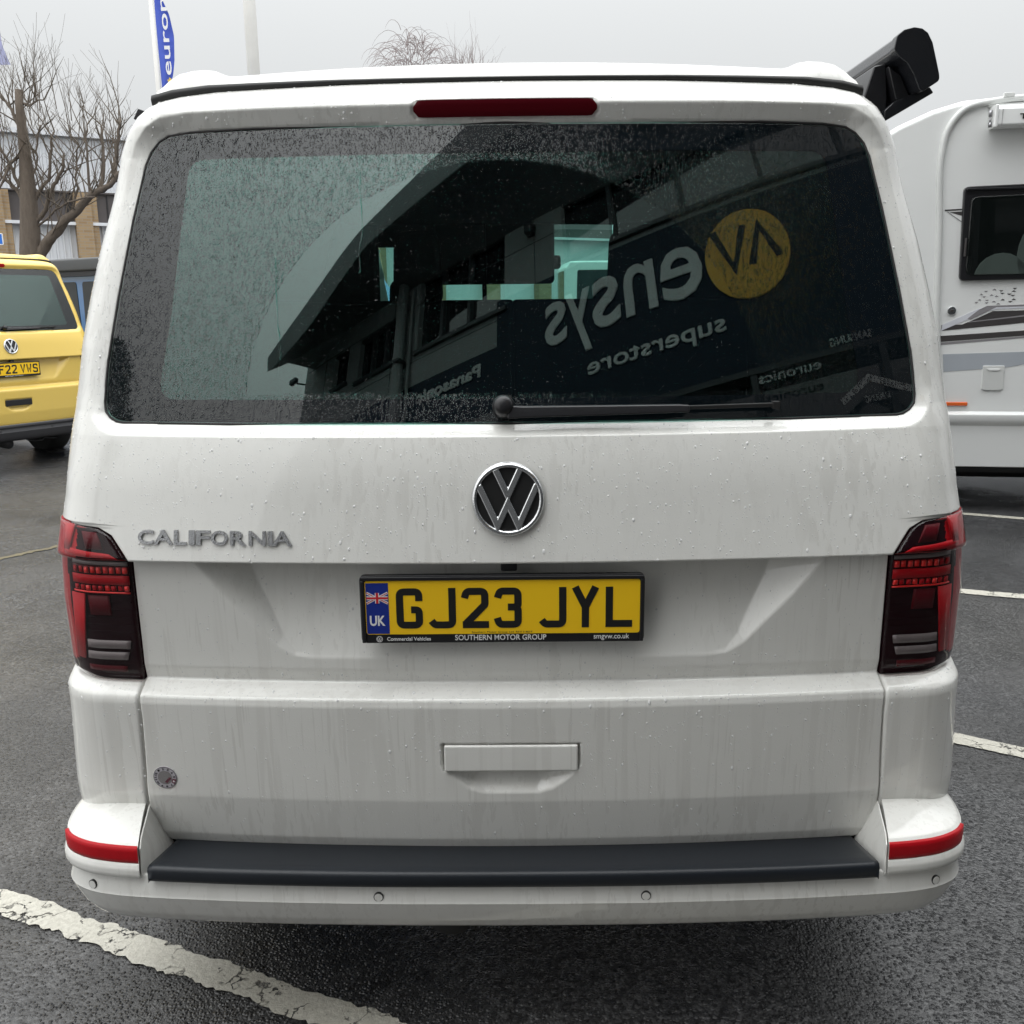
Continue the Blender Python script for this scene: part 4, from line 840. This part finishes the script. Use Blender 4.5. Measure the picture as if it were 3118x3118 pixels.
decal('stripe', 'mhd', [(-.055, 2.075), (.035, 2.078), (.04, 2.045)]); decal('stripe', 'mhg', [(-.065, 2.078), (.04, 2.005), (.04, 1.998), (-.072, 2.078)], -.0025)
decal('stripe', 'mhd', [(-.045, 1.283), (-.045, 1.323), (.09, 1.325), (.20, 1.375), (.28, 1.415), (6.1, 1.50), (6.1, 1.36), (.50, 1.335)], -.002)
decal('stripe', 'mhg', [(.12, 1.365), (.19, 1.425), (.24, 1.450), (6.1, 1.62), (6.1, 1.585), (.30, 1.440), (.26, 1.420), (.14, 1.358)], -.0035)
decal('stripe', 'mhp', [(-.045, 1.283), (-.04, 1.325), (.19, 1.432), (.26, 1.444), (6.1, 1.59), (6.1, 1.56), (.30, 1.428), (.24, 1.412)], -.003)
decal('stripe', 'mhg', [(.12, 1.343), (.50, 1.388), (6.1, 1.52), (6.1, 1.505), (.50, 1.378), (.12, 1.337)], -.0035)
decal('stripe', 'mhd', [(-.04, 1.207), (-.045, 1.248), (.49, 1.282), (6.1, 1.42), (6.1, 1.38), (.50, 1.247)], -.002)
decal('stripe', 'mhg', [(-.038, 1.186), (-.04, 1.203), (.50, 1.243), (6.1, 1.376), (6.1, 1.36), (.50, 1.232)], -.002)
decal('stripe', 'mhs', [(-.02, 1.122), (-.005, 1.000), (.39, 1.030), (.47, 1.042), (.56, 1.065), (.8, 1.145), (.52, 1.138)], -.002)
tr_ = [(736, 45), (838, 22), (922, 40), (683, 82), (720, 115), (808, 92), (937, 72), (870, 107), (1025, 84), (1075, 45), (1068, 102), (668, 151), (757, 160), (950, 153), (757, 192), (845, 177), (1045, 181), (900, 205), (630, 187), (1083, 150), (1085, 12)]
for k, (a, b) in enumerate(tr_):
    u = .0+(a-345)/1088*.57+.02; zv = 1.565-(b-10)*.00052+.0; s_ = .011+.004*(a-600)/480; up = 1 if k % 2 else -1
    decal('triangle', 'mhd' if a > 900 else 'mhg', [(u-s_, zv-up*.004), (u+s_, zv-up*.004), (u, zv+up*.006)][::up], -.002)
lk = MB(); disc(lk, .012, 1.42, 0, .029, -.014, -.002, 28); lk.build('door_lock', 'chrome', mh, bevel=.003); bx('lock_recess', 'mhd', mh, .0, .024, -.0165, -.013, 1.410, 1.428, .003)
ht = MB().prism([(p.x, -.012, p.y) for p in wpoly([(.252, .882), (.270, .872), (.375, .872), (.393, .882), (.390, 1.043), (.250, 1.043)], .006)], (0, .02, 0)).build('service_hatch', 'mhtrim', mh, bevel=.005)
MB().prism([(.272, -.017, 1.022), (.365, -.017, 1.022), (.35, -.017, 1.008), (.29, -.017, 1.008)], (0, .006, 0)).build('hatch_grip', 'mh', ht, bevel=.002)
bx('side_marker', 'orange', mh, -.08, .170, -.014, .0, .762, .790, .006)
sk = MB().prism([(-1.2, -.045, .665), (-1.2, -.045, .705), (-1.2, -.01, .725), (-1.2, .0, .60), (-1.2, -.03, .64)], (7.3, 0, 0)).build('skirt_ledge', 'mh', mh, bevel=.003)
MB().prism([(-1.2, -.018, .635), (-1.2, -.014, .33), (-1.2, .05, .33), (-1.2, .05, .635)], (7.3, 0, 0)).build('skirt', 'mh', mh, bevel=.006)
bx('underframe', 'dark', mh, -1.2, 6.1, .06, 2.15, .28, .44); bx('far_skirt_light_block', 'dark', mh, -1.2, 6.1, 2.1, 2.18, .06, .44); bx('underbody_box', 'dark', mh, -.4, 3.2, .9, 1.9, .1, .30)  # far skirt and low box added out of view to block light underneath
for wx_ in (.0-.9, 4.6):
    for wy_ in (.12, 1.9):
        o = MB().tube([(wx_, wy_, .35), (wx_, wy_+.22, .35)], .35, 28).build('wheel', 'tyre', mh, smooth=False)

# ------------------------------------------------------------------ boxy vehicles seen behind
def boxvan(loc, rz, mat, label, L_=4.9, H=1.95, awn=False, stripe=None):
    r = empty('parked_van', loc, rz); tag(r, label, 'van')
    sp_ = rounded([Vector(p) for p in [(0, .38), (L_, .38), (L_, .95), (L_-.25, 1.12), (L_-1.0, H-.06), (L_-1.2, H), (.12, H), (0, H-.15)]], .06, 4, True)
    MB().prism([(p.x, 0, p.y) for p in sp_], (0, 1.9, 0)).build('body', mat, r, bevel=.06, seg=3)
    for a, b in ((.25, 1.3), (1.4, 2.6), (2.75, L_-1.2)):
        MB().prism([(p.x, -.006, p.y) for p in rounded([Vector(q) for q in [(a, 1.12), (b, 1.12), (b-.02, H-.19), (a+.02, H-.19)]], .05, 3, True)], (0, .01, 0)).build('side_window', 'sideg', r)
        MB().prism([(p.x, 1.896, p.y) for p in rounded([Vector(q) for q in [(a, 1.12), (b, 1.12), (b-.02, H-.19), (a+.02, H-.19)]], .05, 3, True)], (0, .01, 0)).build('side_window', 'sideg', r)
    bx('rear_window', 'dglass', r, -.008, .002, .2, 1.7, 1.15, H-.2)
    bx('sill', 'dark', r, .1, L_-.1, .03, 1.87, .28, .40)
    for wx_ in (.95, L_-.95):
        for wy_ in (-.01, 1.69): MB().tube([(wx_, wy_, .33), (wx_, wy_+.22, .33)], .33, 26).build('wheel', 'tyre', r)
    if awn:
        bx('awning', 'awg', r, .1, 4.9, -.14, .05, H-.06, H+.11, .03); bx('awning_painted_shade', 'black', r, .12, 4.88, -.09, .02, H-.12, H-.06)  # solid black strip stands in for the shade under the awning
    if stripe: bx('side_stripe', stripe, r, .2, L_-1.0, -.008, 0, 1.25, 1.55)
    return r
boxvan((-7.07, 12.1, 0), radians(-32.7), 'vblue', 'blue campervan with a grey roof awning beside the yellow campervan', 6.0, 2.05, awn=True)
boxvan((1.0, 19.5, 0), radians(3), 'whitep', 'white panel van with a blue stripe far ahead, seen through the campervan windows', 5.6, 2.4, stripe='flagb')

# ------------------------------------------------------------------ industrial building at the back left
A = radians(32.086); ib = empty('warehouse', (-10, 26, 0), A); tag(ib, 'low warehouse of white ribbed cladding and buff brick piers behind the bare tree', 'building')
bx('wall', 'clad', ib, -26, 16, .32, 18, 0, 6.0)
bx('window_band', 'darkw', ib, -26, 16, .22, .32, 3.80, 4.56)
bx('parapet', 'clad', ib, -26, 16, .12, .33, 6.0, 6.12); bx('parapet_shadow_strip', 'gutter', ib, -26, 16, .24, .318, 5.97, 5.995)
bx('sill_strip', 'clad', ib, -26, 16, .02, .32, 3.72, 3.80); bx('head_strip', 'darkw', ib, -26, 16, .10, .32, 4.56, 4.60)
def ribs(nm, y0, u0, u1, z0, z1, pitch, w_=.05, d=.04):
    mb = MB(); u = u0
    while u < u1: mb.prism([(u, y0, z0), (u+w_*.3, y0-d, z0), (u+w_, y0-d, z0), (u+w_*1.3, y0, z0)], (0, 0, z1-z0)); u += pitch
    o = mb.build(nm, 'clad', ib); o['kind'] = 'stuff'; return o
ribs('upper_cladding_ribs', .315, -12, 6, 4.6, 5.86, .17); ribs('lower_cladding_ribs', .315, -12, 6, 0, 3.72, .17)
for k in range(-6, 9):
    u = -4.41+2.13*k
    p = bx('brick_pier', 'brick', ib, u-.02, u+.40, -.02, .40, 0, 4.57); bx('brick_pier', 'brick', ib, u+.40, u+.56, .06, .40, 0, 4.57)
    bx('window_post', 'dark', ib, u-.18, u-.08, .16, .3, 3.80, 4.56)
for k in range(-14, 12): bx('window_bar', 'dark', ib, -4.6+1.05*k, -4.57+1.05*k, .18, .3, 3.80, 4.56)
b2 = empty('distant_warehouse', (6, 42, 0), radians(-4)); tag(b2, 'pale warehouse straight ahead, seen only through the campervan windows', 'building')
bx('wall', 'clad', b2, -16, 22, 0, 12, 0, 5.0); bx('shutter_door', 'mhs', b2, -3, 1, -.05, 0, 0, 3.6); bx('shutter_door', 'mhs', b2, 4, 8, -.05, 0, 0, 3.6); bx('roof_edge', 'gutter', b2, -16, 22, -.1, .3, 5, 5.15)

# ------------------------------------------------------------------ poles, flags, sign
fp = empty('flag_pole', (-7.70, 20, 0)); tag(fp, 'slim white pole carrying the blue feather flag', 'flag pole', 'white poles')
MB().tube([(0, 0, 0), (0, 0, 9.5)], [.065, .055], 14).build('pole', 'pole', fp, smooth=True)
pp = empty('lamp_post', (-4.07, 14, 0)); tag(pp, 'thick plain white post rising behind the campervan roof', 'post')
MB().tube([(0, 0, 0), (0, 0, 10.5)], [.100, .090], 20).build('post', 'pole', pp, smooth=True)
bx('base_plate', 'gutter', pp, -.2, .2, -.2, .2, 0, .03)
def flag(nm, lab, loc, zs_, left, right, mat, word=None):
    r = empty(nm, loc); tag(r, lab, 'flag'); n = len(zs_); m_ = 10
    zz = np.linspace(zs_[0], zs_[-1], 40); lf = np.interp(zz, zs_, left); rt = np.interp(zz, zs_, right)
    u = np.linspace(0, 1, m_)[None]; X = lf[:, None]+(rt-lf)[:, None]*u; Z = zz[:, None]+0*X; Y = .03*np.sin(u*5+zz[:, None]*1.5)
    grid('cloth', np.r_[X, X[::-1]], np.r_[Y, Y[::-1]+.004], np.r_[Z, Z[::-1]], mat, r); return r
fl_ = flag('blue_flag', 'blue feather flag with white lettering above the yellow van and bare tree', (-7.70, 20, 0), [6.02, 6.12, 6.36, 6.66, 7.14, 7.55, 7.85, 9.2], [.07]*8, [.10, .20, .32, .38, .42, .36, .24, .20], 'flagb')
t = text('flag_text', 'euronics', 0, 2.2, 0, .17, 0, 'whitep', fl_, .002, .01)
for v in t.data.vertices:
    c = v.co.copy(); v.co = (.335-c.z+.0*c.x, -.065+c.y, 6.36+c.x)
st_ = ribbon([[(-.05, 0), (.05, 0)], [(0, -.05), (0, .05)], [(-.035, -.035), (.035, .035)]], .02, -.06, .003, 'flag_star', 'yellowp', fl_, ox=.27, oz=6.26)
flag('pale_flag', 'pale lilac flag cut off by the left edge of the picture', (-12.9, 22, 0), [7.10, 7.14, 7.5, 8.4, 9.6], [0]*5, [1.07, 1.04, .93, .87, .80], 'flagp')
pf = empty('flag_pole', (-12.97, 22, 0)); tag(pf, 'white pole of the pale flag beyond the left edge', 'flag pole', 'white poles'); MB().tube([(0, 0, 0), (0, 0, 9.8)], .05, 12).build('pole', 'pole', pf, smooth=True)
sg = empty('road_sign', (-8.75, 14.0, 0)); tag(sg, 'small blue sign with white border at the left edge', 'sign')
MB().prism([(p.x, 0, p.y) for p in rounded([Vector(q) for q in [(-.50, 2.525), (.462, 2.525), (.462, 2.708), (-.50, 2.708)]], .02, 3, True)], (0, .01, 0)).build('sign_border', 'whitep', sg)
bx('sign_face', 'signb', sg, -.485, .447, -.002, 0, 2.54, 2.692); MB().tube([(0, .04, 0), (0, .04, 2.68)], .03, 10).build('sign_post', 'gutter', sg, smooth=True)

# ------------------------------------------------------------------ bare trees
def at(px, py, Y):
    d = f_+R2*((px-1559)/2880)-U2*((py-1559)/2880); t = (Y-CAM[1])/d.y; return Vector(CAM)+d*t
def shoot(mb, p, d, ln, r, depth, up=.25, wig=.18, seg=4, nsub=3):
    pts = [p.copy()]; rs = [r]; n = max(3, int(ln/.22)); d = d.normalized()
    for i in range(n):
        d = (d+Vector((random.gauss(0, wig), random.gauss(0, wig), random.gauss(0, wig*.6)+up*.3))).normalized(); p = p+d*(ln/n); pts.append(p.copy()); rs.append(max(r*(1-.85*(i+1)/n), .0022))
    mb.tube(pts, rs, seg, False)
    if depth > 0:
        for k in range(nsub):
            i = random.randint(1, len(pts)-2); q = Vector((random.gauss(0, 1), random.gauss(0, 1), random.uniform(.1, 1.2))).normalized()
            shoot(mb, pts[i], (d*.6+q*.8), ln*random.uniform(.35, .65), rs[i]*.6, depth-1, up, wig, 3 if depth < 2 else seg, nsub)
tree = empty('bare_tree', at(95, 760, 15.0)*1.0); tree.location.z = 0; tag(tree, 'pollarded bare tree with a cut trunk top behind the yellow campervan', 'tree')
org = tree.location.copy(); T = lambda px, py, Y=15.0: at(px, py, Y)-org
tk = MB(); tk.tube([T(97, 1060), T(95, 900), T(93, 760), T(90, 660), T(84, 560), T(76, 470), T(68, 400), T(60, 330), T(57, 273)], [.24, .20, .175, .15, .125, .095, .08, .068, .062], 14)
tk.build('trunk', 'bark', tree, smooth=True)
br = MB(); tw = MB()
limbs = [([(118, 790), (140, 735), (170, 705), (215, 655), (262, 605), (300, 585), (340, 560), (372, 520)], .105, .035), ([(100, 690), (140, 640), (165, 565), (188, 525), (194, 470)], .045, .02), ([(88, 640), (60, 590), (30, 560), (-15, 520)], .05, .02), ([(70, 400), (40, 350), (18, 310), (-15, 282)], .035, .015), ([(72, 318), (95, 320), (115, 305), (133, 303)], .022, .01),
    ([(95, 660), (110, 600), (150, 545), (150, 450), (165, 400)], .04, .015), ([(262, 610), (275, 590), (268, 520), (262, 440), (268, 380)], .03, .012), ([(300, 585), (318, 520), (312, 450), (308, 380)], .04, .015), ([(345, 555), (350, 480), (362, 420), (366, 360)], .05, .02), ([(82, 600), (50, 540), (20, 480), (-10, 440)], .035, .015), ([(104, 700), (170, 640), (225, 610), (290, 600)], .02, .012), ([(96, 560), (112, 480), (108, 420), (125, 380)], .02, .01), ([(215, 655), (238, 570), (228, 500), (240, 440)], .025, .012), ([(60, 470), (30, 500), (-10, 590)], .03, .015)]
for pl, r0, r1 in limbs:
    yo = random.uniform(-.5, .5); P = []
    for i, (a, b) in enumerate(pl): P.append(T(a+random.gauss(0, 1.5), b, 15+yo*i/len(pl)))
    sm = []
    for i in range(len(P)-1):
        for j in range(3): t_ = j/3; sm.append(P[i]*(1-t_)+P[i+1]*t_+Vector((random.gauss(0, .012), random.gauss(0, .012), random.gauss(0, .012))))
    sm.append(P[-1]); n = len(sm); rs = [r0+(r1-r0)*i/(n-1) for i in range(n)]; br.tube(sm, rs, 8)
    for i in range(2, n):
        for k in range(2 if r0 > .03 else 1):
            if random.random() < .55:
                d = Vector((random.gauss(0, .5), random.gauss(0, .5), random.uniform(.3, 1.3))); shoot(tw, sm[i], d, random.uniform(.45, 1.15), .015, 2, .25, .16, 3, 2)
for k in range(24):
    a = random.uniform(-10, 380); b = random.uniform(330, 480); shoot(tw, T(a, b, 15+random.uniform(-.6, .8)), Vector((random.gauss(0, .12), random.gauss(0, .12), 1)), random.uniform(.7, 1.5), .010, 1, .3, .07, 3, 3)
for a, b in ((68, 300), (75, 305), (52, 330), (40, 330), (120, 300)):
    shoot(tw, T(a, b), Vector((random.gauss(0, .2), 0, 1)), random.uniform(.6, 1.1), .010, 2, .3, .1, 3, 3)
br.build('branch', 'bark', tree, smooth=True); o = tw.build('twigs', 'twig', tree, smooth=True); o['kind'] = 'stuff'
def fartree(px, name, lab, droop, wpx, top):
    loc = at(px, 200, 40); r = empty(name, (loc.x, 40, 0)); tag(r, lab, 'tree', 'bare trees beyond the roof'); zt = at(px, top, 40).z
    MB().tube([(0, 0, 0), (0, 0, zt*.55), (.2, 0, zt*.8)], [.28, .2, .08], 10).build('trunk', 'bark', r, smooth=True)
    mb = MB(); wm = wpx*.0145/2
    for k in range(240 if droop else 60):
        u = random.gauss(0, .5); u = max(-1, min(1, u)); x = u*wm; zc = zt-(abs(u)**1.6)*1.3-random.uniform(0, 1.5)
        if droop:
            s0 = Vector((x, random.gauss(0, .8), zc)); d = Vector((u*.8+random.gauss(0, .3), random.gauss(0, .3), .9)); pts = [s0]
            for i in range(7): d = (d+Vector((0, 0, -.42))).normalized(); pts.append(pts[-1]+d*random.uniform(.12, .3))
            mb.tube(pts, [.014-.0015*i for i in range(8)], 3, False)
        else:
            shoot(mb, Vector((x, random.gauss(0, .6), zt-2.8)), Vector((random.gauss(0, .25), 0, 1)), random.uniform(1.2, 2.6), .035, 1, .2, .08, 3, 3)
    o = mb.build('twigs', 'willow', r); o['kind'] = 'stuff'; return r
fartree(1262, 'willow_tree', 'distant bare willow with drooping twigs showing above the middle of the roof', True, 215, 128)
fartree(1425, 'distant_tree', 'distant thin bare tree to the right of the willow above the roof', False, 150, 112)

# ------------------------------------------------------------------ showroom behind the camera, seen mirrored in the glass
aw_ = -.591; nrm = Vector((sin(aw_), cos(aw_), 0)); show = empty('showroom', (-5*nrm.x, -5*nrm.y, 0), math.atan2(sin(-aw_), cos(-aw_)))
tag(show, 'grey showroom with curved roof and navy sign boards, mirrored in the rear window', 'building')
wt = MB(); wins = [(-8.0, -7.5, 6.37, 7.17), (-7.15, -5.98, 6.24, 7.17), (-5.47, -3.53, 6.20, 7.72), (-2.42, 7.0, 6.52, 7.72)]
us = sorted(set([-9.08, 9.0]+[u for w_ in wins for u in w_[:2]]))
for a, b in zip(us, us[1:]):
    mid = (a+b)/2; hit = [w_ for w_ in wins if w_[0] < mid < w_[1]]; c = 0
    if hit:
        bx('wall_panel', 'render', show, a, b, -.3, 0, 4.1, hit[0][2]); bx('wall_panel', 'render', show, a, b, -.3, 0, hit[0][3], 7.8)
    else: bx('wall_panel', 'render', show, a, b, -.3, 0, 4.1, 7.8)
bx('back_volume', 'render', show, -9.08, 9, -11, -.6, 0, 7.7)
for zj in (6.05, 7.16): bx('panel_joint', 'frame', show, -9.0, -2.5, -.001, .004, zj, zj+.012)
for uj in (-6.15, -2.95, -8.3): bx('panel_joint', 'frame', show, uj, uj+.012, -.001, .004, 5.7, 7.75)
for w_, mu in zip(wins, ([], [-6.75, -6.37], [-4.92, -4.30], [-1.60, -.52, .65, 1.8, 3.0, 4.2, 5.4])):
    fr_ = bx('window', 'sglass', show, w_[0], w_[1], -.16, -.12, w_[2], w_[3])
    for mmu in mu: bx('mullion', 'frame', fr_, mmu-.035, mmu+.035, -.12, -.03, w_[2], w_[3])
    bx('sill', 'frame', fr_, w_[0]-.05, w_[1]+.05, -.12, .06, w_[2]-.05, w_[2]+.02); bx('frame_head', 'frame', fr_, w_[0], w_[1], -.12, -.03, w_[3]-.06, w_[3])
bd = bx('sign_board', 'navy', show, -3.67, 4.0, 0.001, .02, 4.05, 6.38, .01); bl = bx('sign_board', 'navy', show, -8.2, -3.67, 0.001, .015, 4.6, 5.60, .01)
def wtext(s_, ua, ub, z0, z1, bold=.01, mat='letter', y=.021): return text('sign_letter', s_, min(ua, ub), max(ua, ub), z0, z1, y, mat, bd, .02, bold, flip=True)
for ch, a, b, z0, z1 in (('e', -.38, -.97, 5.20, 5.97), ('n', -1.04, -1.50, 5.22, 5.97), ('s', -1.58, -2.00, 5.20, 5.97), ('y', -2.02, -2.42, 4.97, 5.92), ('s', -2.42, -2.78, 5.22, 5.90)): wtext(ch, a, b, z0, z1)
wtext('superstore', -.22, -2.13, 4.53, 4.80)
text('sign_letter', 'Panasonic', -5.36, -3.98, 5.22, 5.43, .016, 'letter', bl, .02, .02, flip=True)
wtext('SAMSUNG', .93, 1.42, 4.06, 4.15, .01); text('sign_letter', 'euronics', .05, .78, 3.84, 3.95, .04, 'letter', show, .01, .01, flip=True)
text('sign_letter', 'SAMSUNG', 1.17, 1.45, 3.36, 3.43, .04, 'letter', show, .01, .01, flip=True)
dd = disc(MB(), .22, 5.55, 0, .64, .021, .04, 48).build('sign_disc', 'discm', bd)
for v in dd.data.vertices: v.co.x = .22+(v.co.x-.22)*.86
ribbon([[(-.17, 5.98), (.03, 5.36), (.24, 5.95)], [(.26, 5.35), (.44, 5.88), (.62, 5.36)]], .10, .047, .006, 'sign_letter', 'navy', bd)
ribbon([[(.92, 3.42), (1.26, 3.62), (1.75, 3.36)]], .07, .05, .01, 'banner_chevron', 'letter', show)
pipe = MB().tube([(-5.79, .14, 0), (-5.79, .14, 7.6)], .10, 14).build('drainpipe', 'render', show, smooth=True)
bx('pipe_bracket', 'frame', show, -5.92, -5.66, 0, .26, 6.02, 6.07); MB().tube([(-5.60, .06, 0), (-5.60, .06, 7.5)], .03, 8).build('cable_conduit', 'render', show)
outer = [(-8.8, 6.9), (-7.8, 7.37), (-7.13, 7.71), (-6.49, 8.10), (-6.05, 8.30), (-4.79, 8.60), (-3.98, 8.84), (-3.54, 9.0), (-2.2, 9.3), (0, 9.5), (9.2, 9.6)]
lower_ = [(-8.56, 6.62), (-7.8, 6.80), (-7.28, 6.98), (-6.69, 7.36), (-5.86, 7.88), (-4.22, 8.10), (-2.77, 8.30), (-1.5, 8.55), (0, 8.8), (9.2, 8.9)]
uu = np.linspace(-8.8, 9.2, 90); zo = np.interp(uu, *zip(*outer)); zl = np.minimum(np.interp(uu, *zip(*lower_)), zo-.06); e_ = 1.2
grid('fascia', np.array([uu]*2), np.array([uu*0+e_, uu*0+e_-.05]), np.array([zo, zl]), 'fascia', show)
grid('soffit', np.array([uu]*2), np.array([uu*0+e_-.05, uu*0-.02]), np.array([zl, uu*0+7.62]), 'soffit', show)
grid('roof', np.array([uu]*3), np.array([uu*0+e_, uu*0-3, uu*0-11]), np.array([zo, np.maximum(zo+.3, 7.9), np.maximum(zo+.4, 7.9)]), 'fascia', show)
# lower storey glazing
bx('shop_glazing', 'sglass', show, -9.0, 9.0, -.25, -.20, 0, 4.1)
for k in range(13): bx('shop_mullion', 'frame', show, -9+1.5*k-.04, -9+1.5*k+.04, -.2, .02, 0, 4.1)
bx('shop_transom', 'frame', show, -9, 9, -.2, .03, 2.9, 3.0); bx('shop_transom', 'frame', show, -9, 9, -.2, .03, 3.98, 4.05)
cm = bx('wall_camera', 'frame', show, -9.5, -9.25, .1, .2, 7.0, 7.1, .01); MB().tube([(-9.3, .1, 7.0), (-9.08, -.05, 6.95)], .02, 6).build('camera_bracket', 'frame', show)
bx('floodlight', 'frame', show, -3.05, -2.9, .0, .15, 7.3, 7.5, .01)
# dark evergreen at its left
def evergreen(loc, h, w_, lab):
    r = empty('evergreen_tree', loc); tag(r, lab, 'tree', 'evergreens mirrored in the window'); MB().tube([(0, 0, 0), (0, 0, h*.7)], [.18, .06], 8).build('trunk', 'bark', r, smooth=True); V = []; F = []
    n = 9000; u = rng.uniform(0, 1, n); th = rng.uniform(0, 2*pi, n); z = h*(.12+.88*u); rad = w_*np.sqrt(np.clip(1-u**2.2, 0, 1))*rng.uniform(.35, 1.08, n)*(1+.2*np.sin(th*5+z*2)); s_ = rng.uniform(.05, .13, n)
    c = np.stack([rad*np.cos(th), rad*np.sin(th), z], -1); a = rng.normal(size=(n, 3)); a /= np.linalg.norm(a, axis=1)[:, None]; b = np.cross(a, rng.normal(size=(n, 3))); b /= np.linalg.norm(b, axis=1)[:, None]
    P = np.stack([c-a*s_[:, None], c+b*s_[:, None]*.5, c+a*s_[:, None]], 1).reshape(-1, 3)
    me = bpy.data.meshes.new('crown'); me.from_pydata(P.tolist(), [], np.arange(3*n).reshape(-1, 3).tolist()); link('crown', me, 'evergreen', r)
evergreen((-10.2, -8.6, 0), 8.3, 1.1, 'dark evergreen standing left of the showroom, mirrored at the lower left of the rear window')
